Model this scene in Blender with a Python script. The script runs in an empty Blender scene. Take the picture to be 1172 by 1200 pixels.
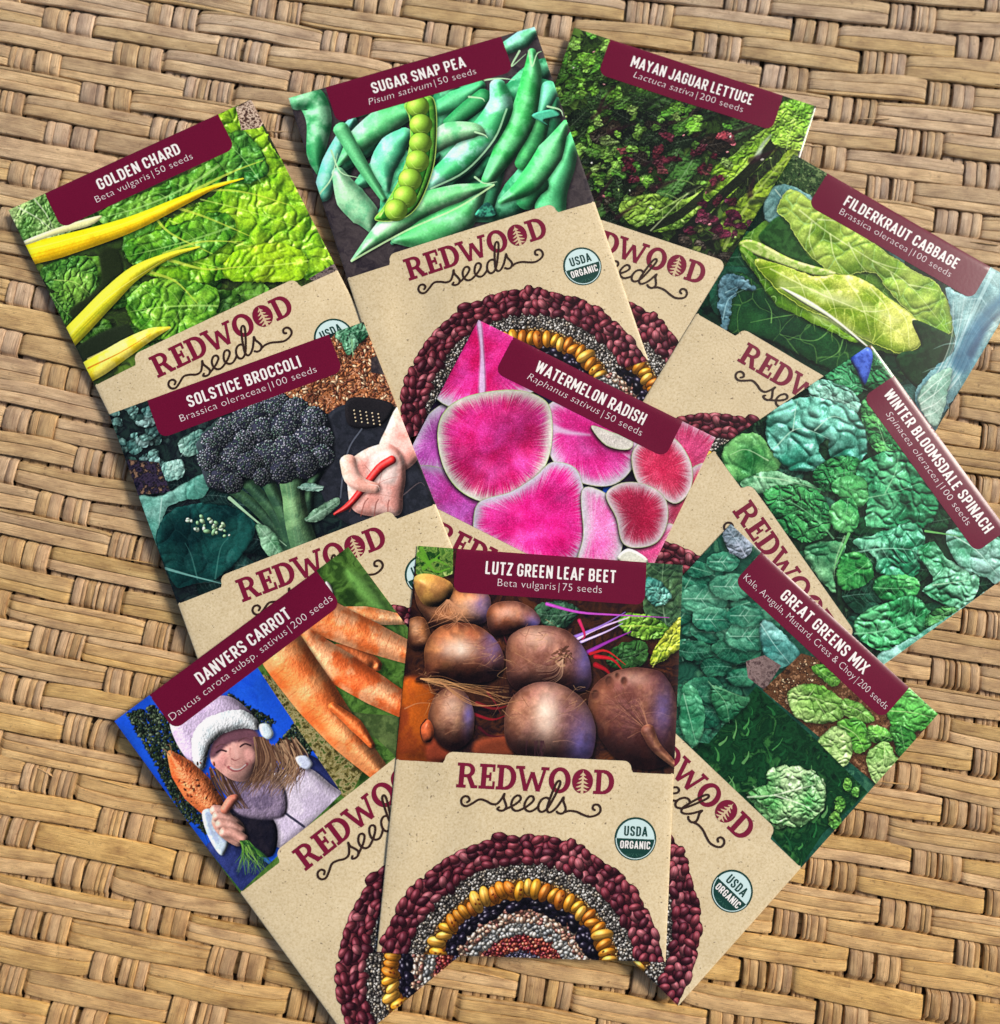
import bpy, math, random
import numpy as np
from mathutils import Matrix, Vector
from mathutils.geometry import delaunay_2d_cdt

# ------------------------------------------------------------------ camera, world, sun, exposure
scene = bpy.context.scene
MM = 0.001
CAM_H, CAM_A, CAM_B = 262.4, -0.09316, 0.02791


def rot_ab(a, b):
    ca, sa, cb, sb = math.cos(a), math.sin(a), math.cos(b), math.sin(b)
    rx = np.array([[1, 0, 0], [0, ca, -sa], [0, sa, ca]])
    ry = np.array([[cb, 0, sb], [0, 1, 0], [-sb, 0, cb]])
    return rx @ ry


RCAM = rot_ab(CAM_A, CAM_B)
cam_data = bpy.data.cameras.new("camera")
cam = bpy.data.objects.new("camera", cam_data)
scene.collection.objects.link(cam)
cam_data.sensor_fit = 'HORIZONTAL'
cam_data.sensor_width = 36.0
cam_data.lens = 999.3 / 1172 * 36
cam_data.clip_start = 0.01
cam_data.clip_end = 50.0
cam_data.dof.use_dof = True
cam_data.dof.focus_distance = 0.259
cam_data.dof.aperture_fstop = 6.5
cam.matrix_world = Matrix.Translation((0, 0, CAM_H * MM)) @ Matrix(RCAM.T.tolist()).to_4x4()
scene.camera = cam

SUN_EL, SUN_AZ = 38.0, 66.0      # azimuth clockwise from +Y (the top of the picture)
world = bpy.data.worlds.new("World")
scene.world = world
world.use_nodes = True
wn = world.node_tree
bg = wn.nodes["Background"]
sky = wn.nodes.new("ShaderNodeTexSky")
sky.sky_type = 'NISHITA'
sky.sun_disc = False
sky.sun_elevation = math.radians(SUN_EL)
sky.sun_rotation = math.radians(SUN_AZ)
sky.air_density = 1.0
sky.dust_density = 3.0
sky.ozone_density = 0.6
wn.links.new(sky.outputs[0], bg.inputs[0])
bg.inputs[1].default_value = 0.08
sun_data = bpy.data.lights.new("sun", 'SUN')
sun_data.energy = 2.9
sun_data.angle = math.radians(16)
sun_data.color = (1.0, 0.93, 0.83)
sun = bpy.data.objects.new("sun", sun_data)
scene.collection.objects.link(sun)
el, az = math.radians(SUN_EL), math.radians(SUN_AZ)
sun_dir = Vector((math.sin(az) * math.cos(el), math.cos(az) * math.cos(el), math.sin(el)))
sun.rotation_euler = sun_dir.to_track_quat('Z', 'Y').to_euler()
scene.view_settings.view_transform = 'Standard'
scene.view_settings.look = 'None'
scene.view_settings.gamma = 1.0
scene.view_settings.exposure = 0.45

COL = scene.collection
rng = np.random.default_rng(7)
random.seed(7)


def link_mesh(name, me, parent=None, mat=None, smooth=True):
    o = bpy.data.objects.new(name, me)
    COL.objects.link(o)
    if parent is not None:
        o.parent = parent
    if mat is not None and not me.materials:
        me.materials.append(mat)
    if smooth and len(me.polygons):
        me.polygons.foreach_set('use_smooth', np.ones(len(me.polygons), bool))
    return o


def mesh_from(name, verts, faces, uvs=None):
    me = bpy.data.meshes.new(name)
    me.from_pydata([tuple(map(float, v)) for v in verts], [], [tuple(map(int, f)) for f in faces])
    if uvs is not None:
        lay = me.uv_layers.new(name="UVMap")
        idx = np.empty(len(me.loops), dtype=np.int32)
        me.loops.foreach_get('vertex_index', idx)
        lay.data.foreach_set('uv', np.asarray(uvs, np.float32)[idx].ravel())
    me.update()
    return me


def new_mat(name):
    m = bpy.data.materials.new(name)
    m.use_nodes = True
    nt = m.node_tree
    return m, nt, nt.nodes, nt.links, nt.nodes["Principled BSDF"]


def srgb(c):
    out = []
    for x in c[:3]:
        x = x / 255.0
        out.append(x / 12.92 if x <= 0.04045 else ((x + 0.055) / 1.055) ** 2.4)
    return (*out, 1.0)


def node(nodes, kind, **kw):
    n = nodes.new(kind)
    for k, v in kw.items():
        setattr(n, k, v)
    return n


def math_node(nt, op, a=None, b=None, clamp=False):
    n = nt.nodes.new("ShaderNodeMath")
    n.operation = op
    n.use_clamp = clamp
    for i, x in enumerate((a, b)):
        if x is None:
            continue
        if hasattr(x, 'is_linked') or hasattr(x, 'links'):
            nt.links.new(x, n.inputs[i])
        else:
            n.inputs[i].default_value = x
    return n.outputs[0]


def mix_rgb(nt, fac, a, b, blend='MIX'):
    n = nt.nodes.new("ShaderNodeMix")
    n.data_type = 'RGBA'
    n.blend_type = blend
    for sock, x in ((n.inputs[0], fac), (n.inputs[6], a), (n.inputs[7], b)):
        if hasattr(x, 'links'):
            nt.links.new(x, sock)
        else:
            sock.default_value = x
    return n.outputs[2]


def ramp(nt, fac, stops):
    n = nt.nodes.new("ShaderNodeValToRGB")
    els = n.color_ramp.elements
    while len(els) < len(stops):
        els.new(0.5)
    for e, (p, c) in zip(els, stops):
        e.position = p
        e.color = c if len(c) == 4 else (*c, 1)
    nt.links.new(fac, n.inputs[0])
    return n.outputs[0]
# ------------------------------------------------------------------ the woven cane mat
MAT_S = np.array([[-129.98, -71.867], [163.786, -33.477], [-34.781, -157.959], [-2.383, 1.711],
                  [7.826, 1.267], [-3.712, -2.007], [-0.528, -0.878], [3.519, 4.265]])


def weave_xy(i, j):
    """weave cell coordinates (column i, row j) -> mm on the mat, with the slight warp of a hand-woven sheet"""
    i = np.asarray(i, float) / 20.0
    j = np.asarray(j, float) / 20.0
    b = np.stack([1 + 0 * i * j, i + 0 * j, j + 0 * i, i * i + 0 * j, i * j, j * j + 0 * i, i * i * j, i * j * j], -1)
    return b @ MAT_S


def cane_material(name, tones, rough):
    m, nt, N, L, P = new_mat(name)
    uv = node(N, "ShaderNodeUVMap")
    sep = node(N, "ShaderNodeSeparateXYZ")
    L.new(uv.outputs[0], sep.inputs[0])
    info = node(N, "ShaderNodeObjectInfo")
    rnd = info.outputs['Random']
    geo = node(N, "ShaderNodeTexCoord")
    comb = node(N, "ShaderNodeCombineXYZ")          # x along (mm), y across (mm), z per-strip seed
    L.new(sep.outputs[0], comb.inputs[0])
    L.new(sep.outputs[1], comb.inputs[1])
    L.new(math_node(nt, 'MULTIPLY', rnd, 317.0), comb.inputs[2])

    def noise(sx, sy, scale, detail=4, rough_=0.6):
        mp = node(N, "ShaderNodeMapping")
        mp.inputs['Scale'].default_value = (sx, sy, 1)
        L.new(comb.outputs[0], mp.inputs[0])
        n = node(N, "ShaderNodeTexNoise")
        n.inputs['Scale'].default_value = scale
        n.inputs['Detail'].default_value = detail
        n.inputs['Roughness'].default_value = rough_
        L.new(mp.outputs[0], n.inputs[0])
        return n.outputs[0]
    fibre = noise(0.03, 2.3, 3.0, 6, 0.72)          # long fibres
    fine = noise(0.10, 7.0, 3.0, 4, 0.7)
    patch = noise(0.10, 0.25, 1.0, 4, 0.62)          # slow change of tone along a strip
    blot = noise(0.5, 0.6, 0.9, 5, 0.62)
    base = ramp(nt, patch, [(0.24, tones[0]), (0.40, tones[1]), (0.54, tones[2]), (0.72, tones[3])])
    hsv = node(N, "ShaderNodeHueSaturation")
    L.new(base, hsv.inputs['Color'])
    L.new(math_node(nt, 'ADD', math_node(nt, 'MULTIPLY', rnd, 0.30), 0.90), hsv.inputs['Value'])
    rnd2 = math_node(nt, 'FRACT', math_node(nt, 'MULTIPLY', rnd, 57.3))
    L.new(math_node(nt, 'ADD', math_node(nt, 'MULTIPLY', rnd2, 0.34), 0.74), hsv.inputs['Saturation'])
    L.new(math_node(nt, 'ADD', math_node(nt, 'MULTIPLY', rnd2, 0.014), 0.494), hsv.inputs['Hue'])
    col = mix_rgb(nt, 1.0, hsv.outputs[0], ramp(nt, fibre, [(0.31, (0.20, 0.14, 0.09)), (0.39, (0.60, 0.50, 0.40)), (0.48, (0.95, 0.92, 0.88)), (0.64, (1.15, 1.15, 1.12))]), 'MULTIPLY')
    col = mix_rgb(nt, 1.0, col, ramp(nt, fine, [(0.30, (0.72, 0.66, 0.60)), (0.50, (1, 1, 1)), (0.72, (1.12, 1.12, 1.12))]), 'MULTIPLY')
    # brown age spots and mildew flecks, few and irregular
    col = mix_rgb(nt, ramp(nt, blot, [(0.62, (0, 0, 0)), (0.72, (0.7, 0.7, 0.7))]), col, (0.16, 0.085, 0.035, 1))
    spot = noise(0.9, 1.0, 2.2, 2, 0.5)
    col = mix_rgb(nt, ramp(nt, spot, [(0.725, (0, 0, 0)), (0.76, (0.75, 0.75, 0.75))]), col, (0.09, 0.05, 0.025, 1))
    # tone differs over the mat: greyer towards the top, honey brown at the bottom
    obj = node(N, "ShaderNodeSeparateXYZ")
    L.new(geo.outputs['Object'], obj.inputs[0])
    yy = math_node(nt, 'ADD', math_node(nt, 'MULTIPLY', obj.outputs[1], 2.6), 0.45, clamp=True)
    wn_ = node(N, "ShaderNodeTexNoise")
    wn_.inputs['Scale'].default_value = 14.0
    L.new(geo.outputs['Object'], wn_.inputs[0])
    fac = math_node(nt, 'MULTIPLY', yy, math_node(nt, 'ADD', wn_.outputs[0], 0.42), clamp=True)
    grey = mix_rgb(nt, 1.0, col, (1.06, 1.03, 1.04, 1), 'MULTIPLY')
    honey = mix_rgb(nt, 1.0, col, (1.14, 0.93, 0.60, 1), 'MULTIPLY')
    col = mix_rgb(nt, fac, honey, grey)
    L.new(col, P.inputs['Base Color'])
    P.inputs['Roughness'].default_value = rough
    P.inputs['Specular IOR Level'].default_value = 0.5
    b1 = node(N, "ShaderNodeBump")
    b1.inputs['Strength'].default_value = 1.0
    b1.inputs['Distance'].default_value = 0.00028
    hgt = math_node(nt, 'ADD', fibre, math_node(nt, 'MULTIPLY', fine, 0.6))
    L.new(hgt, b1.inputs['Height'])
    L.new(b1.outputs[0], P.inputs['Normal'])
    return m


T_WEFT = [(0.27, 0.165, 0.080), (0.44, 0.305, 0.155), (0.56, 0.41, 0.215), (0.68, 0.53, 0.30)]
T_WARP = [(0.23, 0.145, 0.085), (0.36, 0.245, 0.145), (0.48, 0.35, 0.21), (0.62, 0.48, 0.31)]
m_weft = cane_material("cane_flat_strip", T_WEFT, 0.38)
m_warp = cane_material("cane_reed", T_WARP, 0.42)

mat_root = bpy.data.objects.new("woven_mat", None)
COL.objects.link(mat_root)
mat_root["kind"] = "structure"

I0, I1, J0, J1 = -15, 42, -42, 13
wr = np.random.default_rng(21)


def smooth_noise(n, step, amp):
    k = int(n / step) + 4
    c = wr.normal(0, 1, k)
    x = np.linspace(0, k - 3, n)
    i = x.astype(int)
    f = x - i
    f = f * f * (3 - 2 * f)
    return (c[i] * (1 - f) + c[i + 1] * f) * amp


def strip_mesh(name, centre, side, zc, halfw, edge_drop, crown, along, woff):
    """centre (n,2) mm, side (n,2) unit across, zc (n) top height, halfw (n) mm"""
    n = len(zc)
    prof = [(-1.0, -1.0), (-0.975, -0.14), (-0.88, 0.0), (-0.4, crown * 0.7), (0.0, crown), (0.4, crown * 0.7), (0.88, 0.0), (0.975, -0.14), (1.0, -1.0)]
    V, U = [], []
    for (s, h) in prof:
        hz = np.where(h < -0.5, -0.9, edge_drop * h if h < 0 else h)
        xy = centre + side * (halfw * s)[:, None]
        V.append(np.column_stack([xy, zc + hz]))
        U.append(np.column_stack([along, woff + halfw * s]))
    V = np.stack(V, 1).reshape(-1, 3) * MM
    U = np.stack(U, 1).reshape(-1, 2)
    k = len(prof)
    a = np.arange(n - 1)[:, None] * k + np.arange(k - 1)[None]
    F = np.stack([a, a + 1, a + k + 1, a + k], -1).reshape(-1, 4)
    return mesh_from(name, V, F, U)


# rows of flat cane (weft): over five, under two, stepping three columns each row
for j in range(J0, J1 + 1):
    nst = int(wr.choice([1, 2, 2, 2, 2, 2, 3]))
    w = wr.uniform(0.7, 1.3, nst)
    if nst == 3:
        w = wr.choice([0.35, 1, 1.2], 3, replace=False) if wr.random() < 0.5 else w
    w = w / w.sum()
    off = 3 * j
    # sample positions: dense at the places where the strip dives
    ts = []
    for i in range(I0, I1):
        ph = (i - off) % 7
        if ph in (0, 5):
            ts += [i - 0.16, i - 0.06, i + 0.03, i + 0.12, i + 0.3, i + 0.62]
        else:
            ts += [i + 0.1, i + 0.4, i + 0.7]
    ts = np.array(ts)
    n = len(ts)
    ph = (ts - off) % 7.0
    jit = 0.03
    over = np.clip((ph + 0.06) / 0.13, 0, 1) * (ph < 6) + np.clip((ph - 6.94) / 0.13 + 0.0, 0, 1) * (ph > 6)
    over *= np.clip((5.06 - ph) / 0.13, 0, 1) * (ph < 6) + (ph > 6)
    arch = np.sin(np.pi * np.clip(ph / 5, 0, 1)) ** 0.55
    zt = -1.95 + over * (1.10 + 0.70 * arch)
    centre_j = smooth_noise(n, 9, 0.05)
    width = 0.945 + smooth_noise(n, 5, 0.03) - 0.09 * (1 - np.clip(arch, 0, 1)) - 0.05 * (1 - over)
    p0 = weave_xy(ts, j + centre_j)
    p1 = weave_xy(ts, j + centre_j + 0.5)
    side = p1 - p0
    row_half = np.linalg.norm(side, axis=1)
    side = side / row_half[:, None]
    seg = np.r_[0, np.cumsum(np.linalg.norm(np.diff(p0, axis=0), axis=1))]
    a0 = -1.0
    for k in range(nst):
        a1 = a0 + 2 * w[k]
        mid = (a0 + a1) / 2
        hw = (a1 - a0) / 2 * row_half * width
        hw = hw - 0.05
        lift = wr.normal(0, 0.05)
        cpos = p0 + side * (mid * row_half * width)[:, None]
        z = zt + lift - 0.09 * abs(mid) + smooth_noise(n, 4, 0.035)
        me = strip_mesh("cane_strip", cpos, side, z, np.maximum(hw, 0.15), 0.75, min(0.15, 0.045 * float(hw.mean()) + 0.02), seg, wr.uniform(0, 50))
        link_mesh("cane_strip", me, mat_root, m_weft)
        a0 = a1

# bundles of narrow reeds (warp)
for c in range(I0, I1):
    nst = int(wr.choice([2, 2, 3, 3, 3, 4]))
    w = wr.uniform(0.45, 1.6, nst)
    w = w / w.sum()
    ts = []
    for j in range(J0, J1 + 1):
        ph = (c - 3 * j) % 7
        if ph in (5, 6):
            ts += [j - 0.56, j - 0.47, j - 0.38, j - 0.12, j + 0.15, j + 0.38, j + 0.47, j + 0.56]
        else:
            ts += [j]
    ts = np.array(sorted(ts), float)
    n = len(ts)
    jr = np.round(ts)
    vis = ((c - 3 * jr) % 7) >= 5
    d = np.abs(ts - jr)
    up = np.where(vis, np.clip((0.55 - d) / 0.13, 0, 1), 0)
    arch = np.sqrt(np.clip(1 - (d / 0.56) ** 2, 0, 1))
    zt = -1.95 + up * (1.2 + 0.42 * arch)
    drift = smooth_noise(n, 7, 0.03)
    p0 = weave_xy(c + 0.5 + drift, ts)
    p1 = weave_xy(c + 1.0 + drift, ts)
    side = p1 - p0
    half = np.linalg.norm(side, axis=1)
    side /= half[:, None]
    seg = np.r_[0, np.cumsum(np.linalg.norm(np.diff(p0, axis=0), axis=1))]
    a0 = -1.0
    tot = 0.90 + wr.uniform(-0.04, 0.04)
    for k in range(nst):
        a1 = a0 + 2 * w[k]
        mid = (a0 + a1) / 2
        hw = (a1 - a0) / 2 * half * tot - 0.06
        cpos = p0 + side * (mid * half * tot)[:, None]
        z = zt + wr.normal(0, 0.09) + smooth_noise(n, 3, 0.05)
        me = strip_mesh("cane_reed", cpos, side, z, np.maximum(hw, 0.12), 0.5, min(0.34, 0.16 * float(hw.mean()) + 0.10), seg, wr.uniform(0, 50))
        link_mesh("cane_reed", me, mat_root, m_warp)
        a0 = a1

# split fibres that have come loose from the cane, lying over the weave
for _ in range(46):
    i0, j0 = wr.uniform(I0 + 1, I1 - 2), wr.uniform(J0 + 1, J1 - 1)
    row = round(j0)
    jj = row + wr.choice([-1, 1]) * wr.uniform(0.30, 0.46)
    ln = wr.uniform(0.5, 1.8)
    tt = np.linspace(0, 1, 7)
    pp = weave_xy(i0 + tt * ln, jj + wr.normal(0, .05) * tt + wr.uniform(-.12, .12) * tt ** 2)
    q1 = weave_xy(i0 + tt * ln, jj + 0.5 + 0 * tt)
    sd = q1 - pp
    sd /= np.linalg.norm(sd, axis=1)[:, None]
    zz = -0.12 + 0.30 * np.sin(tt * math.pi) * wr.uniform(.2, 1)
    me = strip_mesh("loose_fibre", pp, sd, zz, 0.13 * np.sin(np.clip(tt, .06, .94) * math.pi) + 0.03, 0.12, 0.05, tt * ln * 8, wr.uniform(0, 50))
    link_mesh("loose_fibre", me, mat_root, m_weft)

# dark underside seen only through the gaps of the weave
m_und, nt, N, L, P = new_mat("dark_backing")
nz = node(N, "ShaderNodeTexNoise")
nz.inputs['Scale'].default_value = 300.0
L.new(ramp(nt, nz.outputs[0], [(0.3, (0.035, 0.022, 0.013)), (0.7, (0.10, 0.065, 0.035))]), P.inputs['Base Color'])
P.inputs['Roughness'].default_value = 0.9
cor = [weave_xy(I0 - 1, J0 - 1), weave_xy(I1 + 1, J0 - 1), weave_xy(I1 + 1, J1 + 1), weave_xy(I0 - 1, J1 + 1)]
V = [(p[0] * MM, p[1] * MM, -3.4 * MM) for p in cor] + [(p[0] * MM, p[1] * MM, -6.0 * MM) for p in cor]
me = mesh_from("tabletop", V, [(3, 2, 1, 0), (4, 5, 6, 7), (0, 1, 5, 4), (1, 2, 6, 5), (2, 3, 7, 6), (3, 0, 4, 7)])
und = link_mesh("tabletop", me, None, m_und, smooth=False)
und["kind"] = "structure"
# ------------------------------------------------------------------ printed pictures, painted as arrays
AW, AH = 720, 540            # canvas of the photo half of a packet (the sheet is cut to the tab outline)
IQ = {   # where the packet outlines fall in the reference picture: only used to lay out the printed motifs
    'mayan': [[673.0, 32.0], [957.0, 124.5], [831.2, 520.2], [540.0, 423.4]],
    'chard': [[9.5, 246.0], [294.0, 116.0], [486.5, 495.9], [201.5, 636.1]],
    'pea': [[338.0, 114.7], [626.5, 31.0], [760.0, 422.0], [468.6, 516.5]],
    'cabbage': [[930.5, 180.0], [1198.6, 334.0], [981.0, 699.6], [712.6, 536.8]],
    'spinach': [[1021.0, 403.0], [1206.7, 656.1], [855.1, 908.9], [672.1, 640.3]],
    'radish': [[560.8, 375.0], [838.7, 512.7], [643.6, 911.8], [355.8, 763.4]],
    'broccoli': [[127.7, 485.4], [426.0, 377.0], [586.3, 783.2], [280.0, 907.4]],
    'carrot': [[133.7, 845.3], [408.0, 641.0], [677.9, 1004.9], [412.2, 1225.4]],
    'greens': [[856.7, 614.0], [1099.8, 837.0], [795.0, 1179.5], [553.8, 942.0]],
    'beet': [[489.0, 639.5], [800.5, 662.2], [780.3, 1128.3], [441.0, 1117.0]],
}
ar = np.random.default_rng(11)


def homography(src, dst):
    A, b = [], []
    for (x, y), (X, Y) in zip(src, dst):
        A.append([x, y, 1, 0, 0, 0, -X * x, -X * y]); b.append(X)
        A.append([0, 0, 0, x, y, 1, -Y * x, -Y * y]); b.append(Y)
    h = np.linalg.solve(np.array(A, float), np.array(b, float))
    return np.append(h, 1).reshape(3, 3)


def vnoise(h, w, cell, seed=None, octaves=4, gain=.55):
    r = np.random.default_rng(seed) if seed is not None else ar
    out = np.zeros((h, w), np.float32)
    amp, tot = 1.0, 0.0
    for o in range(octaves):
        c = max(cell / 2 ** o, 1.5)
        gh, gw = int(h / c) + 3, int(w / c) + 3
        g = r.random((gh, gw)).astype(np.float32)
        y = np.arange(h) / c
        x = np.arange(w) / c
        yi, xi = y.astype(int), x.astype(int)
        fy, fx = (y - yi)[:, None], (x - xi)[None]
        fy = fy * fy * (3 - 2 * fy)
        fx = fx * fx * (3 - 2 * fx)
        a = g[yi][:, xi]; b = g[yi][:, xi + 1]; c_ = g[yi + 1][:, xi]; d = g[yi + 1][:, xi + 1]
        out += amp * (a * (1 - fx) * (1 - fy) + b * fx * (1 - fy) + c_ * (1 - fx) * fy + d * fx * fy)
        tot += amp
        amp *= gain
    return out / tot


def bblur(a, r, n=2):
    """box blur, repeated"""
    r = int(round(r))
    if r < 1:
        return a
    for _ in range(n):
        for ax in (0, 1):
            p = np.pad(a, [(r + 1, r) if q == ax else (0, 0) for q in (0, 1)], mode='edge')
            c = np.cumsum(p, axis=ax, dtype=np.float64)
            if ax == 0:
                a = (c[2 * r + 1:] - c[:-2 * r - 1]) / (2 * r + 1)
            else:
                a = (c[:, 2 * r + 1:] - c[:, :-2 * r - 1]) / (2 * r + 1)
    return a.astype(np.float32)


def worley(h, w, cell, seed=None, ax=1.0, ang=0.0, jitter=0.9, warp=0.0):
    """F1, F2 distances (in cells) and the id value of the nearest cell"""
    r = np.random.default_rng(seed) if seed is not None else ar
    y, x = np.mgrid[0:h, 0:w].astype(np.float32)
    c, s = math.cos(ang), math.sin(ang)
    if warp:
        x = x + (vnoise(h, w, cell * 1.3, octaves=2) - .5) * cell * warp * 2
        y = y + (vnoise(h, w, cell * 1.3, octaves=2) - .5) * cell * warp * 2
    X = (x * c + y * s) / (cell * ax)
    Y = (-x * s + y * c) / cell
    X -= X.min(); Y -= Y.min()
    n1, n2 = int(Y.max()) + 4, int(X.max()) + 4
    jx = r.random((n1, n2)).astype(np.float32) * jitter
    jy = r.random((n1, n2)).astype(np.float32) * jitter
    idv = r.random((n1, n2)).astype(np.float32)
    xi, yi = X.astype(int) + 1, Y.astype(int) + 1
    X += 1; Y += 1
    f1 = np.full((h, w), 9, np.float32); f2 = f1.copy(); iv = np.zeros((h, w), np.float32)
    for dy in (-1, 0, 1):
        for dx in (-1, 0, 1):
            a, b = yi + dy, xi + dx
            d = (X - b - jx[a, b]) ** 2 + (Y - a - jy[a, b]) ** 2
            near = d < f1
            f2 = np.where(near, f1, np.minimum(f2, d))
            iv = np.where(near, idv[a, b], iv)
            f1 = np.where(near, d, f1)
    return np.sqrt(f1), np.sqrt(f2), iv


def col3(c):
    return np.array(c, np.float32) / 255.0


def sstep(a, b, x):
    t = np.clip((x - a) / (b - a), 0, 1)
    return t * t * (3 - 2 * t)


def lit(height, k=1.0, lx=-.5, ly=-.7):
    """relief of a printed photograph: lambert-like value around 0 and a specular term"""
    gy, gx = np.gradient(height)
    nx, ny = -gx * k, -gy * k
    inv = 1 / np.sqrt(1 + nx * nx + ny * ny)
    l = (nx * lx + ny * ly + .62) * inv
    hx, hy, hz = lx * .5, ly * .5, .95
    q = math.sqrt(hx * hx + hy * hy + hz * hz)
    s = np.clip((nx * hx + ny * hy + hz) * inv / q, 0, 1)
    return l, s


class Art:
    def __init__(self, n=None, crop=None, w=AW, h=AH, bgc=(40, 40, 40)):
        self.w, self.h = w, h
        self.im = np.empty((h, w, 3), np.float32)
        self.im[:] = col3(bgc)
        if n:
            self.H = homography(IQ[n], [(0, 0), (AW, 0), (AW, AW / AR_), (0, AW / AR_)])
        self.crop = crop

    def T(self, pts):
        """crop-pixel coordinates of the study picture -> canvas"""
        x0, y0, s = self.crop
        P = np.asarray(pts, float)
        P = np.column_stack([P[:, 0] / s + x0, P[:, 1] / s + y0, np.ones(len(P))]) @ self.H.T
        return P[:, :2] / P[:, 2:]

    def sc(self, at=(500, 500)):
        a = self.T([at, (at[0] + 10, at[1])])
        return float(np.hypot(*(a[1] - a[0])) / 10)

    def box(self, P, pad):
        x0 = int(max(0, math.floor(P[:, 0].min() - pad))); x1 = int(min(self.w, math.ceil(P[:, 0].max() + pad)))
        y0 = int(max(0, math.floor(P[:, 1].min() - pad))); y1 = int(min(self.h, math.ceil(P[:, 1].max() + pad)))
        return (x0, y0, x1, y1) if x1 > x0 and y1 > y0 else None

    @staticmethod
    def sdf(P, b):
        x0, y0, x1, y1 = b
        st = 3 if (x1 - x0) * (y1 - y0) > 30000 else (2 if (x1 - x0) * (y1 - y0) > 8000 else 1)
        gx = np.arange(x0, x1 + st, st, dtype=np.float32)
        gy = np.arange(y0, y1 + st, st, dtype=np.float32)
        X, Y = gx[None, :], gy[:, None]
        d2 = np.full((len(gy), len(gx)), 1e12, np.float32)
        ins = np.zeros_like(d2, bool)
        n = len(P)
        for i in range(n):
            ax, ay = P[i]; bx, by = P[(i + 1) % n]
            ex, ey = bx - ax, by - ay
            L2 = ex * ex + ey * ey
            if L2 < 1e-9:
                continue
            t = np.clip(((X - ax) * ex + (Y - ay) * ey) / L2, 0, 1)
            d2 = np.minimum(d2, (X - ax - t * ex) ** 2 + (Y - ay - t * ey) ** 2)
            if ay != by:
                cond = ((ay > Y) != (by > Y)) & (X < (bx - ax) * (Y - ay) / (by - ay) + ax)
                ins ^= cond
        d = np.sqrt(d2) * np.where(ins, 1, -1)
        if st > 1:
            yy = np.arange(y1 - y0) / st; xx = np.arange(x1 - x0) / st
            yi = np.minimum(yy.astype(int), d.shape[0] - 2); xi = np.minimum(xx.astype(int), d.shape[1] - 2)
            fy = (yy - yi)[:, None]; fx = (xx - xi)[None]
            d = d[yi][:, xi] * (1 - fx) * (1 - fy) + d[yi][:, xi + 1] * fx * (1 - fy) + d[yi + 1][:, xi] * (1 - fx) * fy + d[yi + 1][:, xi + 1] * fx * fy
        else:
            d = d[:y1 - y0, :x1 - x0]
        return d.astype(np.float32)

    def paint(self, b, col, a):
        x0, y0, x1, y1 = b
        r = self.im[y0:y1, x0:x1]
        r += (col - r) * a[..., None]

    def region(self, pts, raw=False, curve=True):
        P = np.asarray(pts, float) if raw else self.T(pts)
        if curve and len(P) > 2:
            P = catmull_(P, 5, True)
        b = self.box(P, 6)
        if b is None:
            return None, None, None
        return P, b, self.sdf(P, b)

    def shadow(self, P, off, blur, a):
        Q_ = P + np.array(off)
        b = self.box(Q_, blur * 2)
        if b is None:
            return
        d = self.sdf(Q_, b)
        self.paint(b, np.zeros(3, np.float32), sstep(-blur, blur, d) * a)

    def blob(self, pts, c, c2=None, round_=20, k=1.1, spec=.0, sp=30, edge=None, ew=3, tex=0, tcell=10, sh=.5, soft=.8, raw=False,
             curve=True, warp=0, wcell=20, speccol=(255, 255, 255), tax=None, lx=-.5, ly=-.7, amb=.38):
        P, b, d = self.region(pts, raw, curve)
        if d is None:
            return None
        if sh:
            self.shadow(P, (2.5, 5), 7, sh)
        h, w = d.shape
        if warp:
            d = d + (vnoise(h, w, wcell) - .5) * 2 * warp
        hgt = np.sqrt(np.clip(1 - (1 - np.clip(d / round_, 0, 1)) ** 2, 0, 1)) * round_
        hgt = bblur(hgt, max(1, round_ * .16), 2)
        tx = 0
        if tex:
            tx = vnoise(h, w, tcell)
            hgt = hgt + (tx - .5) * tex
        l, s = lit(hgt, k, lx, ly)
        cc = col3(c) * np.ones((h, w, 1), np.float32)
        if c2 is not None:
            m = sstep(.35, .65, vnoise(h, w, max(12, round_)))[..., None]
            cc = cc * (1 - m) + col3(c2) * m
        fz = (vnoise(h, w, 3, octaves=2) - .5)
        out = cc * np.clip((amb + l * (1.38 - amb)) * (1 + fz * .14), .05, 1.7)[..., None]
        if spec:
            out = out + col3(speccol) * (s ** sp * spec)[..., None]
        if edge is not None:
            e = (1 - sstep(0, ew, d))[..., None]
            out = out * (1 - e) + col3(edge) * e
        self.paint(b, np.clip(out, 0, 1), sstep(-soft, soft, d))
        return b, d

    def line(self, pts, w, c, a=1.0, taper=True, raw=False, k=.0, soft=.7, curve=True):
        P = np.asarray(pts, float) if raw else self.T(pts)
        if curve and len(P) > 2:
            P = catmull_(P, 5)
        n = len(P)
        b = self.box(P, w + 3)
        if b is None:
            return
        x0, y0, x1, y1 = b
        X = np.arange(x0, x1, dtype=np.float32)[None]; Y = np.arange(y0, y1, dtype=np.float32)[:, None]
        best = np.full((y1 - y0, x1 - x0), -99, np.float32)
        for i in range(n - 1):
            ax, ay = P[i]; ex, ey = P[i + 1] - P[i]
            L2 = ex * ex + ey * ey + 1e-9
            t = np.clip(((X - ax) * ex + (Y - ay) * ey) / L2, 0, 1)
            f = (i + t) / (n - 1)
            ww = w / 2 * ((1 - .8 * f) if taper else 1)
            best = np.maximum(best, ww - np.sqrt((X - ax - t * ex) ** 2 + (Y - ay - t * ey) ** 2))
        self.paint(b, col3(c) * (1 + k * np.clip(best / w * 2, 0, 1))[..., None], sstep(-soft, soft, best) * a)

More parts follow.
